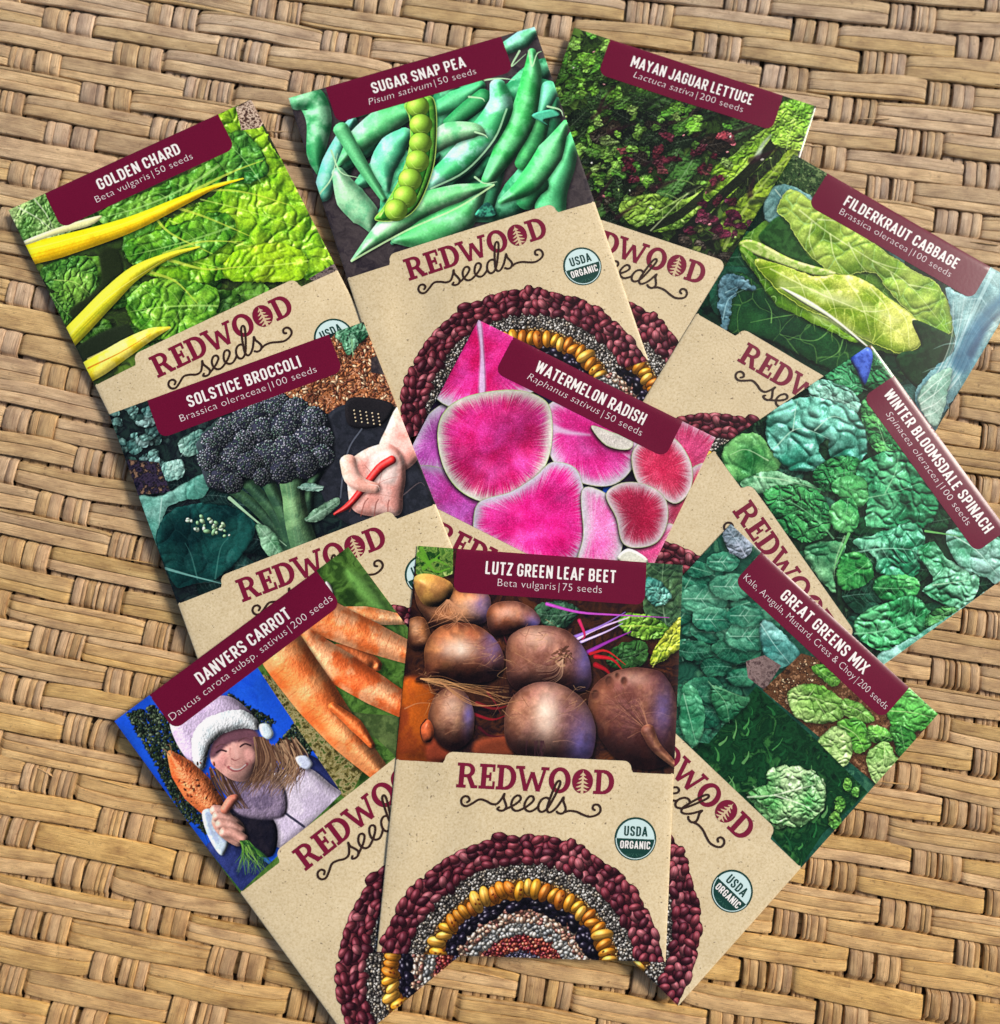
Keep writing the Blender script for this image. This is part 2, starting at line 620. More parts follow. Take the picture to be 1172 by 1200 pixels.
    def tube(self, pts, widths, c, c2=None, spec=.3, sp=14, sh=.5, k=1.0, tex=0, tcell=14, cap=.8, speccol=(255, 255, 255), rim=None, lx=-.5, ly=-.7, amb=.55):
        """tapering round body along a curve (pods, stems, roots)"""
        P = catmull_(self.T(pts), 5)
        n = len(P)
        wsc = self.sc(pts[len(pts) // 2])
        ws = np.interp(np.linspace(0, 1, n), np.linspace(0, 1, len(widths)), widths) * wsc / 2
        d = np.gradient(P, axis=0)
        nn = np.column_stack([-d[:, 1], d[:, 0]]) / (np.hypot(d[:, 0], d[:, 1])[:, None] + 1e-9)
        def cap_(c_, dirv, w_, flip):
            if w_ < 3:
                return np.zeros((0, 2))
            dv = dirv / (np.hypot(*dirv) + 1e-9); nv = np.array([-dv[1], dv[0]]) * (1 if not flip else -1)
            return np.array([c_ + nv * w_ * math.cos(t_) + dv * w_ * cap * math.sin(t_) * (1 if not flip else -1) for t_ in np.linspace(.3, math.pi - .3, 6)])
        O = np.vstack([P + nn * ws[:, None], cap_(P[-1], d[-1], ws[-1], False), (P - nn * ws[:, None])[::-1], cap_(P[0], d[0], ws[0], True)])
        return self.blob(O, c, c2, round_=max(3, ws.max() * .98), k=k, spec=spec, sp=sp, sh=sh, raw=True, curve=False, tex=tex, tcell=tcell,
                         speccol=speccol, edge=rim, ew=1.5, lx=lx, ly=ly, amb=amb)

    def leaf(self, pts, cd, cl, cell=22, amp=9, spec=.5, vein=None, veins=None, vw=3, sh=.6, warp=4, k=.9, sp=10, speccol=(225, 245, 235), edge=None, mott=None,
             raw=False, round_=26, ewd=2.5, ax=1.0, ang=0, net=.22, netw=.05, netc=None, auto=True, relief=.62):
        """leaf: tissue puffed between creases, a midrib with side veins, uneven light through the blade"""
        P, b, d = self.region(pts, raw)
        if d is None:
            return
        if sh:
            self.shadow(P, (2, 5), 11, sh)
        x0, y0, x1, y1 = b
        h, w = d.shape
        if warp:
            d = d + (vnoise(h, w, 16) - .5) * 2.6 * warp
        f1, f2, iv = worley(h, w, cell, ax=ax, ang=ang, warp=.95)
        wob = vnoise(h, w, cell * 1.9, octaves=3)
        gap = np.clip(f2 - f1, 0, .6)
        g1, g2, _ = worley(h, w, cell * .42, warp=1.0)
        bl = bblur((1 - np.exp(-gap / .24)) * .80 + np.clip(1 - f1, 0, 1) * .3 + (1 - np.exp(-np.clip(g2 - g1, 0, 1) / .25)) * .20, max(1, cell * .05), 2)
        rim = bblur(np.sqrt(np.clip(1 - (1 - np.clip(d / round_, 0, 1)) ** 2, 0, 1)) * round_ * .16, 3, 2)
        hgt = bl * amp * .85 + wob * amp * 3.4 + rim
        l, s = lit(hgt, k)
        big = vnoise(h, w, 70, octaves=3)
        fine = vnoise(h, w, 3.2, octaves=2) - .5
        # a fold of light across the blade
        cen = P.mean(0)
        ta = ar.uniform(0, 2 * math.pi)
        span = max(20.0, float(np.abs(P - cen).max()))
        Y, X = np.mgrid[y0:y1, x0:x1].astype(np.float32)
        grad = np.clip(((X - cen[0]) * math.cos(ta) + (Y - cen[1]) * math.sin(ta)) / span, -1, 1)
        m = np.clip(.48 + (big - .5) * 2.2 + grad * .26 + (l - .62) * .5 + (bl - .6) * .42 + fine * .35, 0, 1)[..., None]
        out = (col3(cd) * (1 - m) + col3(cl) * m) * np.clip(.62 + (l - .30) * relief * 1.15, .12, 1.35)[..., None]
        out = out + ((col3(cl) * .9 + .08 if netc is None else col3(netc)) - out) * (np.exp(-(gap / netw) ** 2) * net)[..., None]
        out = out * (1 + fine * .22)[..., None]
        glint = sstep(.50, .74, vnoise(h, w, 15, octaves=3))
        out = out + col3(speccol) * (s ** (sp * 1.5) * spec * glint)[..., None] * .62
        out = out * (1 - .45 * np.clip(1 - d / 5, 0, 1) * (wob > .5))[..., None]
        if edge is not None:
            e = (1 - sstep(.5, ewd + .5, d))[..., None]
            out = out * (1 - e * .8) + col3(edge) * e * .8
        self.paint(b, np.clip(out, 0, 1), sstep(-.8, .8, d))
        for v in (veins or []):
            self.line(v, vw, vein, .6, raw=raw, soft=1.4)
        if auto and not veins and span > 26:
            q = P - cen
            ev, evec = np.linalg.eigh(q.T @ q)
            a_ = evec[:, 1] * (1 if ar.random() < .5 else -1)
            n_ = np.array([-a_[1], a_[0]])
            L, Wd = float(np.abs(q @ a_).max()) * .93, float(np.abs(q @ n_).max()) * .85
            bend = ar.uniform(-.18, .18) * L

            def mid(t):
                return cen + a_ * (t * L) + n_ * (bend * (1 - t * t) - bend * .5)
            vc = tuple(np.clip(np.array(cl) * .75 + 62, 0, 240))
            self.line([mid(t) for t in (-1, -.5, 0, .5, .95)], max(2.2, span * .045), vc, .62, raw=True, soft=1.3)
            for i_, t in enumerate(np.linspace(-.78, .62, 6)):
                for sg in (-1, 1):
                    st = mid(t + ar.uniform(-.05, .05))
                    ln = Wd * math.sqrt(max(.1, 1 - t * t)) * ar.uniform(.75, .95)
                    self.line([st, st + a_ * ln * .30 + n_ * sg * ln * .5, st + a_ * ln * .72 + n_ * sg * ln * .88], max(1.4, span * .02), vc, .42, raw=True, soft=1.1)

    def noise_fill(self, stops, cell=24, seed=None, b=None, octaves=5, warp=0, contrast=2.0, poly=None, raw=False):
        h, w = self.h, self.w
        n = vnoise(h, w, cell, seed, octaves, .62)
        if cell > 15:
            yy, xx = np.mgrid[0:h, 0:w]
            w1 = vnoise(h, w, cell * 1.5, None, 3)
            w2 = vnoise(h, w, cell * 1.5, None, 3)
            n = n[np.clip(yy + ((w1 - .5) * cell * 2.2).astype(int), 0, h - 1), np.clip(xx + ((w2 - .5) * cell * 2.2).astype(int), 0, w - 1)]
        n = np.clip((n - .5) * contrast + .5, 0, 1)
        xs = np.linspace(0, 1, len(stops))
        C = np.stack([np.interp(n, xs, [c[q] / 255 for c in stops]) for q in range(3)], -1).astype(np.float32)
        if poly is not None:
            P, bb, d = self.region(poly, raw, False)
            if d is None:
                return
            x0, y0, x1, y1 = bb
            self.paint(bb, C[y0:y1, x0:x1], sstep(-.8, .8, d))
        else:
            self.im[:] = C

    def scatter(self, poly, count, rr, cols, k=1.0, asp=1.0, spec=.2, seed=None, edge_dark=.5):
        """many little rounded bits inside a polygon (florets, mulch, crumbs)"""
        P = self.T(poly)
        lo, hi = P.min(0), P.max(0)
        r = np.random.default_rng(seed)
        n = 0
        px, py = P[:, 0], P[:, 1]
        for _ in range(count * 4):
            if n >= count:
                break
            x, y = r.uniform(lo, hi)
            j = np.roll(np.arange(len(P)), -1)
            c = ((py > y) != (py[j] > y)) & (x < (px[j] - px) * (y - py) / (py[j] - py + 1e-9) + px)
            if c.sum() % 2 == 0:
                continue
            n += 1
            self.bead(x, y, r.uniform(*rr), asp * r.uniform(.8, 1.25), r.uniform(0, math.pi), cols[r.integers(len(cols))], spec=spec, dark=edge_dark)

    def bead(self, x, y, r, asp, ang, c, spec=.3, dark=.5, sp=8, groove=0):
        R = r * max(asp, 1) + 2
        x0, x1 = int(max(0, x - R)), int(min(self.w, x + R + 1)); y0, y1 = int(max(0, y - R)), int(min(self.h, y + R + 1))
        if x1 <= x0 or y1 <= y0:
            return
        Y, X = np.mgrid[y0:y1, x0:x1].astype(np.float32)
        X -= x; Y -= y
        cs, sn = math.cos(ang), math.sin(ang)
        u = (X * cs + Y * sn) / (r * asp); v = (-X * sn + Y * cs) / r
        q = np.sqrt(u * u + v * v)
        z = np.sqrt(np.clip(1 - q * q, 0, 1))
        nx = u * cs - v * sn; ny = u * sn + v * cs
        l = np.clip(-.45 * nx - .65 * ny + .62 * z, 0, 1.3)
        s = np.clip(-.3 * nx - .42 * ny + .86 * z, 0, 1) ** sp
        out = col3(c) * (.42 + l * .80)[..., None] + (s * spec * .7)[..., None]
        if groove:
            g = np.exp(-(v / .16) ** 2) * (q < .8)
            out = out * (1 - groove * g)[..., None]
        a = sstep(1.0 + 1.2 / r, 1.0 - .8 / r, q) if False else np.clip((1 - q) * r + .5, 0, 1)
        # dark contact gap around
        ring = np.clip(1 - np.abs(q - 1) * r / 1.6, 0, 1) * dark * (q > 1)
        reg = self.im[y0:y1, x0:x1]
        reg *= (1 - ring)[..., None]
        reg += (np.clip(out, 0, 1) - reg) * a[..., None]

    def grade(self, gain=1.0, gamma=1.0, grain=.015, blur=0):
        self.im = np.clip(self.im, 0, 1)
        h, w = self.h, self.w
        mott = (vnoise(h, w, 5, octaves=2) - .5) * .10 + (vnoise(h, w, 60, octaves=2) - .5) * .22
        self.im = self.im * (1 + mott[..., None])
        low = np.stack([bblur(self.im[..., q], 3, 2) for q in range(3)], -1)
        self.im = np.clip(self.im + (self.im - low) * .25, 0, 1) ** gamma * gain
        self.im += ar.normal(0, grain, (self.h, self.w, 1)).astype(np.float32)
        self.im = np.clip(self.im, 0, 1)
        return self.im


AR_ = 82.5 / 115.2


def catmull_(P, per=6, closed=False):
    P = np.asarray(P, float)
    E_ = np.vstack([P[-1], P, P[0], P[1]]) if closed else np.vstack([2 * P[0] - P[1], P, 2 * P[-1] - P[-2]])
    t = np.linspace(0, 1, per, endpoint=False)[:, None]
    o = []
    for i in range(1, len(E_) - 2):
        a, b, c, d = E_[i - 1], E_[i], E_[i + 1], E_[i + 2]
        o.append(.5 * ((2 * b) + (-a + c) * t + (2 * a - 5 * b + 4 * c - d) * t ** 2 + (-a + 3 * b - 3 * c + d) * t ** 3))
    o = np.vstack(o)
    return o if closed else np.vstack([o, P[-1:]])


ART = {}


# ---- the arch of beans and seeds printed on every packet
SEED_OUTLINE = []
OUT = np.zeros(720)


def paint_seed_arch():
    S = Art(w=720, h=342, bgc=(60, 40, 30))
    r = np.random.default_rng(3)
    W0, TOPV = 720, .66 * 1005
    cx, cy = 360.0, 1.06 * 1005 - TOPV        # centre below the bottom edge

    def ring(r0, r1, rad, cols, asp, n, spec, tang=None, dark=.6, groove=0, shuffle=True, sp=8):
        pts = []
        for _ in range(n):
            rr = math.sqrt(r.uniform(r0 * r0, r1 * r1))
            a = r.uniform(math.pi * .98, math.pi * 2.02)
            pts.append((rr, a))
        for rr, a in pts:
            x, y = cx + rr * math.cos(a), cy + rr * math.sin(a)
            if not (-12 < x < 732 and -12 < y < 354):
                continue
            ang = r.uniform(0, math.pi) if tang is None else a + math.pi / 2 + tang + r.normal(0, .35)
            q = rad * r.uniform(.8, 1.2)
            S.bead(x, y, q, asp * r.uniform(.85, 1.2), ang, cols[r.integers(len(cols))], spec, dark, groove=groove * (r.random() < .4), sp=sp)
    # base colours of the bands
    Y, X = np.mgrid[0:342, 0:720].astype(np.float32)
    rr = np.hypot(X - cx, Y - cy)
    for r0, r1, c in ((0, 82, (40, 34, 50)), (74, 122, (88, 26, 26)), (120, 180, (90, 66, 52)), (178, 204, (22, 16, 24)), (202, 252, (110, 66, 16)), (250, 292, (62, 56, 50)), (290, 372, (58, 20, 28))):
        m = (rr >= r0) & (rr < r1)
        S.im[m] = col3(c)
    ring(6, 80, 3.4, [(60, 56, 84), (84, 80, 110), (40, 36, 60), (130, 120, 130)], 1.0, 420, .5)
    ring(80, 122, 4.0, [(150, 38, 34), (176, 62, 46), (120, 28, 36), (190, 96, 66), (92, 20, 30)], 1.1, 620, .55)
    ring(120, 150, 5.0, [(168, 166, 158), (142, 144, 142), (196, 190, 178), (110, 112, 114)], 1.25, 360, .5)
    ring(150, 180, 4.4, [(212, 178, 150), (226, 204, 184), (180, 128, 104), (196, 150, 120), (150, 92, 80)], 1.6, 520, .45)
    ring(178, 203, 8.2, [(26, 20, 34), (34, 28, 46), (18, 14, 22)], 1.45, 150, .8, tang=0, sp=26)
    ring(246, 254, 3.0, [(196, 150, 90), (170, 120, 70), (214, 176, 120)], 1.1, 330, .3)
    ring(254, 292, 3.5, [(150, 144, 134), (108, 102, 96), (186, 180, 168), (74, 68, 64), (128, 116, 100), (56, 50, 46)], 1.15, 2300, .55, dark=.75)
    # speckled flat orange beans standing side by side
    a = math.pi * .985
    while a < math.pi * 2.02:
        rad = r.uniform(10.0, 14.5)
        R_ = 227 + r.normal(0, 3.5)
        c = [(224, 150, 32), (206, 122, 24), (236, 170, 60), (190, 104, 22), (216, 138, 30)][r.integers(5)]
        S.bead(cx + R_ * math.cos(a), cy + R_ * math.sin(a), rad, r.uniform(1.75, 2.1), a + r.normal(0, .22), c, .5, .9, sp=10, groove=.25)
        if r.random() < .45:
            for _ in range(3):
                S.bead(cx + (R_ + r.uniform(-14, 14)) * math.cos(a + .01), cy + (R_ + r.uniform(-14, 14)) * math.sin(a + .01), 2.2, 1.6, r.uniform(0, 3), (120, 48, 16), .1, .1)
        a += rad * 1.72 / R_
    # red kidney beans, two to four deep with a scalloped outside
    pts = []
    for R_, n in ((300, 46), (318, 48), (335, 50), (350, 54)):
        for i in range(n):
            pts.append((R_ + r.normal(0, 3), math.pi * (.985 + 1.03 * (i + r.uniform(-.4, .4)) / n)))
    r.shuffle(pts)
    for R_, a in pts:
        c = [(112, 38, 50), (128, 50, 60), (92, 30, 42), (148, 76, 84), (80, 26, 38), (120, 56, 60)][r.integers(5)]
        rad, asp, an = r.uniform(9.0, 11.2), r.uniform(1.4, 1.75), a + math.pi / 2 + r.normal(0, .7)
        bx, by = cx + R_ * math.cos(a), cy + R_ * math.sin(a)
        S.bead(bx, by, rad, asp, an, c, .30, .8, groove=.2, sp=9)
        for t in np.linspace(0, 2 * math.pi, 24, endpoint=False):
            ex, ey = rad * .97 * asp * math.cos(t), rad * .97 * math.sin(t)
            qx, qy = bx + ex * math.cos(an) - ey * math.sin(an) - cx, by + ex * math.sin(an) + ey * math.cos(an) - cy
            k = int(((math.atan2(qy, qx)) % (2 * math.pi)) / (2 * math.pi) * 720)
            OUT[k] = max(OUT[k], math.hypot(qx, qy))
    pts = []
    for k in range(358, 723):
        rr_ = float(np.median([max(OUT[(k + o + e) % 720] for e in (-1, 0, 1)) for o in (-1, 0, 1)]))
        if rr_ < 300:
            continue
        t = (k + .5) / 720 * 2 * math.pi
        pts.append(((cx + rr_ * math.cos(t)) / 720, (TOPV + cy + rr_ * math.sin(t)) / 1005))
    SEED_OUTLINE.extend(q for q in pts if 0.0 < q[0] < 1.0 and q[1] < .999)
    l, rt = SEED_OUTLINE[0], SEED_OUTLINE[-1]
    SEED_OUTLINE.insert(0, (0.0 if l[0] < .03 else l[0], l[1]))
    SEED_OUTLINE.insert(0, (SEED_OUTLINE[0][0], 1.0))
    SEED_OUTLINE.append((1.0 if rt[0] > .97 else rt[0], rt[1]))
    SEED_OUTLINE.append((SEED_OUTLINE[-1][0], 1.0))
    return S.grade(1.0, 1.0, .012)


SEEDART = paint_seed_arch()
# ---- golden chard
def paint_chard():
    A = Art('chard', (0, 100, 2.79), bgc=(34, 44, 20))
    A.noise_fill([(18, 22, 14), (40, 60, 22), (30, 40, 20), (70, 100, 30)], 40)
    rr = np.random.default_rng(34)
    for _ in range(22):
        x, y = rr.uniform(300, 1100), rr.uniform(250, 880)
        s = rr.uniform(60, 120)
        pts = [(x + s * rr.uniform(.7, 1.1) * math.cos(t), y + s * .7 * rr.uniform(.7, 1.1) * math.sin(t)) for t in np.linspace(0, 6.28, 9)[:-1]]
        A.leaf(pts, (24, 60, 14), [(60, 120, 30), (90, 150, 40)][rr.integers(2)], 34, 8, .3, sh=.8)
    A.leaf([(20, 400), (70, 350), (150, 340), (230, 400), (260, 470), (120, 530), (60, 500)], (60, 120, 36), (168, 206, 120), 16, 5, .5, (214, 226, 190), [[(60, 400), (130, 440), (200, 500)], [(110, 370), (150, 420), (180, 480)]], 5)
    A.leaf([(330, 420), (480, 350), (620, 290), (740, 230), (720, 330), (560, 400), (380, 470)], (50, 116, 24), (126, 190, 60), 32, 8, .6)
    A.leaf([(690, 110), (800, 60), (850, 130), (930, 260), (1010, 390), (1080, 540), (1100, 590), (1030, 640), (900, 650), (760, 640), (620, 660), (470, 620), (420, 560), (470, 500), (640, 400), (740, 330), (720, 230)],
           (66, 142, 18), (150, 206, 34), 44, 11, .75, (186, 216, 90), [[(700, 330), (860, 300), (960, 280)], [(660, 380), (820, 420), (980, 470)], [(560, 450), (760, 520), (960, 560)], [(540, 560), (700, 600), (860, 640)]], 4, warp=8)
    A.leaf([(420, 520), (560, 470), (720, 420), (780, 480), (700, 560), (560, 600), (440, 590)], (40, 106, 20), (110, 180, 40), 36, 9, .7)
    A.leaf([(760, 560), (900, 520), (1000, 560), (990, 640), (860, 650), (740, 640)], (120, 190, 20), (170, 222, 30), 34, 7, .5)
    A.leaf([(690, 200), (790, 150), (850, 210), (880, 290), (800, 330), (740, 290)], (30, 92, 24), (96, 166, 50), 34, 8, .65)
    A.leaf([(430, 690), (520, 640), (640, 650), (720, 680), (700, 780), (620, 840), (500, 830), (430, 770)], (50, 120, 22), (136, 196, 50), 36, 9, .7)
    A.leaf([(140, 600), (260, 560), (320, 600), (310, 690), (230, 740), (200, 700), (150, 650)], (40, 96, 28), (120, 178, 60), 26, 8, .5, (186, 210, 110), [[(180, 640), (250, 650), (300, 690)]], 3)
    A.leaf([(150, 690), (230, 680), (250, 740), (210, 790), (160, 730)], (44, 100, 28), (120, 176, 56), 14, 6, .5)
    A.blob([(330, 550), (390, 545), (410, 620), (370, 650), (300, 740), (260, 770), (230, 740), (330, 660)], (26, 34, 16), sh=0, round_=10, soft=5, k=.3)
    A.blob([(240, 880), (300, 830), (420, 790), (440, 850), (330, 890), (290, 930)], (26, 34, 20), sh=0, round_=10, soft=5, k=.3)
    # yellow stems running on into the ribs of the leaves
    for q in ([(600, 372), (700, 350), (820, 360), (960, 400)], [(640, 350), (760, 290), (860, 250)], [(560, 400), (680, 440), (820, 500)], [(500, 420), (560, 490), (700, 560)], [(540, 560), (660, 520), (800, 520)], [(560, 580), (680, 610), (800, 600)], [(500, 620), (580, 650), (650, 720)]):
        A.line(q, 9, (196, 210, 70), .65, soft=1.5)
    YS = dict(spec=.12, sp=8, amb=.66, k=.7, tex=.5, tcell=6)
    A.tube([(-40, 600), (85, 555), (200, 530), (420, 465), (600, 385), (700, 340), (800, 310)], [84, 80, 76, 56, 34, 16, 4], (244, 200, 16), (230, 178, 8), sh=.6, **YS)
    for o, c in ((-14, (255, 226, 80)), (6, (214, 160, 0)), (18, (190, 140, 0)), (-4, (250, 214, 40))):
        A.line([(60, 560 + o), (200, 528 + o), (420, 464 + o * .7), (620, 376 + o * .4)], 4, c, .6, soft=1.5)
    A.blob([(60, 518), (180, 472), (330, 430), (300, 462), (190, 490), (90, 522)], (226, 226, 150), round_=10, sh=.2, k=.4)
    A.tube([(150, 900), (260, 800), (360, 700), (450, 620), (560, 565), (660, 535)], [64, 66, 62, 48, 22, 4], (220, 206, 30), (190, 190, 30), sh=.6, **YS)
    for o, c in ((-12, (240, 234, 110)), (4, (170, 160, 10)), (14, (130, 140, 20))):
        A.line([(200 + o, 860), (370 + o, 700), (560, 568)], 5, c, .6, soft=1.5)
    A.tube([(250, 960), (330, 920), (420, 865), (500, 820), (560, 800)], [70, 72, 60, 40, 8], (222, 196, 30), (238, 218, 80), sh=.5, **YS)
    A.line([(290, 930), (400, 880), (500, 820)], 5, (200, 110, 20), .8)
    A.line([(290, 900), (400, 850), (480, 815)], 5, (246, 232, 130), .6)
    # straw mulch corner
    A.noise_fill([(60, 40, 34), (150, 124, 104), (200, 178, 156), (90, 66, 54)], 9, contrast=3.4, poly=[(770, 70), (830, 40), (870, 110), (850, 140), (790, 150)])
    A.noise_fill([(40, 34, 34), (110, 96, 90), (70, 60, 60)], 8, contrast=3.2, poly=[(1010, 640), (1100, 585), (1130, 640), (1080, 660)])
    # shade under the tab, printed vignette of the photograph's foreground
    return A.grade(1.12, .90)


def paint_pea():
    A = Art('pea', (330, 20, 2.7256), bgc=(44, 42, 50))
    A.noise_fill([(30, 28, 38), (54, 52, 60), (40, 38, 46)], 30)
    rr = np.random.default_rng(33)
    for _ in range(34):          # pods deeper in the heap
        x, y = rr.uniform(200, 860), rr.uniform(200, 660)
        if y > 700 - (x - 200) * .1:
            continue
        a = rr.uniform(-1.4, -.2)
        L_ = rr.uniform(90, 150)
        A.tube([(x - L_ * math.cos(a), y - L_ * math.sin(a)), (x + rr.uniform(-14, 14), y + rr.uniform(-14, 14)), (x + L_ * math.cos(a), y + L_ * math.sin(a))], [14, 76, 80, 16],
               [(16, 84, 56), (26, 110, 76), (40, 130, 96)][rr.integers(3)], (60, 150, 120), spec=.08, sp=6, sh=.7)
    TK = 1
    G, G2, GD, GL = (40, 150, 96), (84, 186, 140), (20, 100, 62), (124, 208, 170)
    A.tube([(45, 270), (90, 260), (120, 330), (110, 440), (120, 500)], [60, 96, 84, 60, 20], (30, 124, 76), (100, 180, 150), .18, 6, k=.8)
    A.tube([(130, 570), (160, 470), (200, 380), (230, 330)], [60, 60, 40, 24], (60, 160, 150), (90, 180, 170), .14, 6)
    A.tube([(500, 300), (560, 270), (640, 220)], [50, 70, 30], (50, 156, 110), None, .16, 6)
    A.tube([(540, 350), (600, 300), (650, 260)], [50, 60, 60], (24, 110, 66), None, .14, 6)
    A.tube([(640, 620), (680, 520), (700, 480)], [80, 60, 40], (50, 150, 110), None, .14, 6)
    A.tube([(940, 380), (900, 480), (870, 560), (860, 620)], [40, 80, 90, 100], (44, 150, 100), (60, 170, 120), .14, 6)
    A.tube([(780, 600), (800, 560), (830, 540)], [60, 70, 60], (40, 140, 90), None, .2)
    A.tube([(830, 320), (810, 400), (770, 480)], [60, 66, 50], (26, 110, 64), (40, 140, 80), .14, 6)
    A.tube([(860, 230), (840, 280), (830, 310)], [60, 50, 30], (70, 180, 150), None, .16, 6)
    A.tube([(700, 110), (770, 70), (810, 40)], [40, 60, 30], (90, 190, 170), (60, 150, 120), .18, 6)
    A.tube([(700, 600), (790, 540), (860, 440), (910, 340)], [16, 76, 84, 20], (34, 146, 80), (70, 180, 120), .18, 6)
    A.tube([(800, 110), (800, 190), (770, 330), (720, 430), (660, 530)], [24, 64, 86, 80, 40], (30, 140, 70), (66, 176, 116), .18, 6)
    A.tube([(480, 540), (570, 470), (650, 380), (700, 290), (690, 220)], [60, 92, 100, 84, 50], (40, 156, 100), (110, 200, 190), .18, 6)
    A.line([(480, 556), (590, 500), (680, 400), (720, 300)], 5, (150, 220, 190), .7, taper=False)
    A.tube([(480, 420), (540, 380), (620, 370), (655, 385)], [60, 80, 50, 6], (70, 170, 120), (120, 200, 160), .18, 6)
    A.tube([(180, 480), (250, 400), (330, 340), (420, 300)], [10, 80, 100, 50], (60, 170, 110), (100, 200, 150), .18, 6)
    A.tube([(340, 560), (330, 480), (360, 420), (400, 380)], [20, 90, 90, 50], (60, 176, 140), (110, 206, 180), .18, 6)
    A.tube([(190, 360), (260, 480), (330, 590)], [50, 40, 20], (70, 170, 120), None, .14, 6)
    A.tube([(180, 500), (220, 580), (270, 640), (290, 690)], [40, 96, 90, 20], (76, 160, 126), (120, 190, 160), .18, 6)
    A.tube([(360, 720), (470, 700), (580, 640), (640, 560)], [20, 110, 100, 40], (50, 150, 90), (90, 186, 140), .16, 6)
    A.tube([(225, 785), (330, 690), (450, 610), (570, 570), (680, 545)], [8, 70, 80, 60, 8], (70, 170, 110), (120, 206, 160), .18, 6)
    A.line([(225, 785), (400, 690), (560, 620), (680, 545)], 5, (170, 224, 180), .8, taper=False)
    # open pod with its peas
    A.blob([(395, 280), (470, 255), (495, 290), (498, 400), (485, 500), (440, 610), (380, 655), (300, 655), (330, 610), (380, 520), (410, 420), (410, 330)], (58, 140, 44), (90, 170, 60), 16, .9, .2, edge=(150, 200, 100), ew=4)
    A.blob([(410, 285), (465, 268), (478, 400), (468, 490), (430, 590), (370, 640), (320, 645), (390, 540), (425, 420)], (30, 96, 30), round_=8, sh=0, k=.5)
    s = A.sc()
    for x, y, r in ((437, 292, 36), (447, 350, 36), (446, 410, 36), (437, 468, 37), (413, 527, 37), (397, 582, 37), (368, 624, 36)):
        p = A.T([(x, y)])[0]
        A.bead(p[0], p[1] , r * s, 1.0, 0, (128, 196, 60), .30, .7, sp=10)
        A.line([(x - 20, y + 6), (x - 6, y + 22), (x + 14, y + 22)], 3, (170, 220, 110), .5)
    for q in ([(120, 570), (160, 520), (180, 440)], [(160, 430), (190, 500), (250, 520)], [(650, 205), (700, 200), (745, 205)], [(600, 260), (640, 265), (650, 275)], [(620, 520), (650, 540), (690, 535)],
              [(620, 375), (650, 385), (660, 395)], [(790, 110), (800, 160), (815, 120), (830, 110)], [(760, 110), (735, 160), (780, 120)], [(850, 290), (890, 300), (900, 320)]):
        A.line(q, 6, (160, 220, 190), .9)
    A.blob([(800, 320), (860, 300), (890, 320), (840, 335), (850, 350)], (60, 170, 150), round_=6)
    A.blob([(620, 640), (660, 600), (690, 640), (650, 650)], (50, 150, 130), (20, 60, 60), round_=6)
    A.im = A.im * np.array([1.10, 1.0, .88], np.float32)
    return A.grade(1.12, .92)


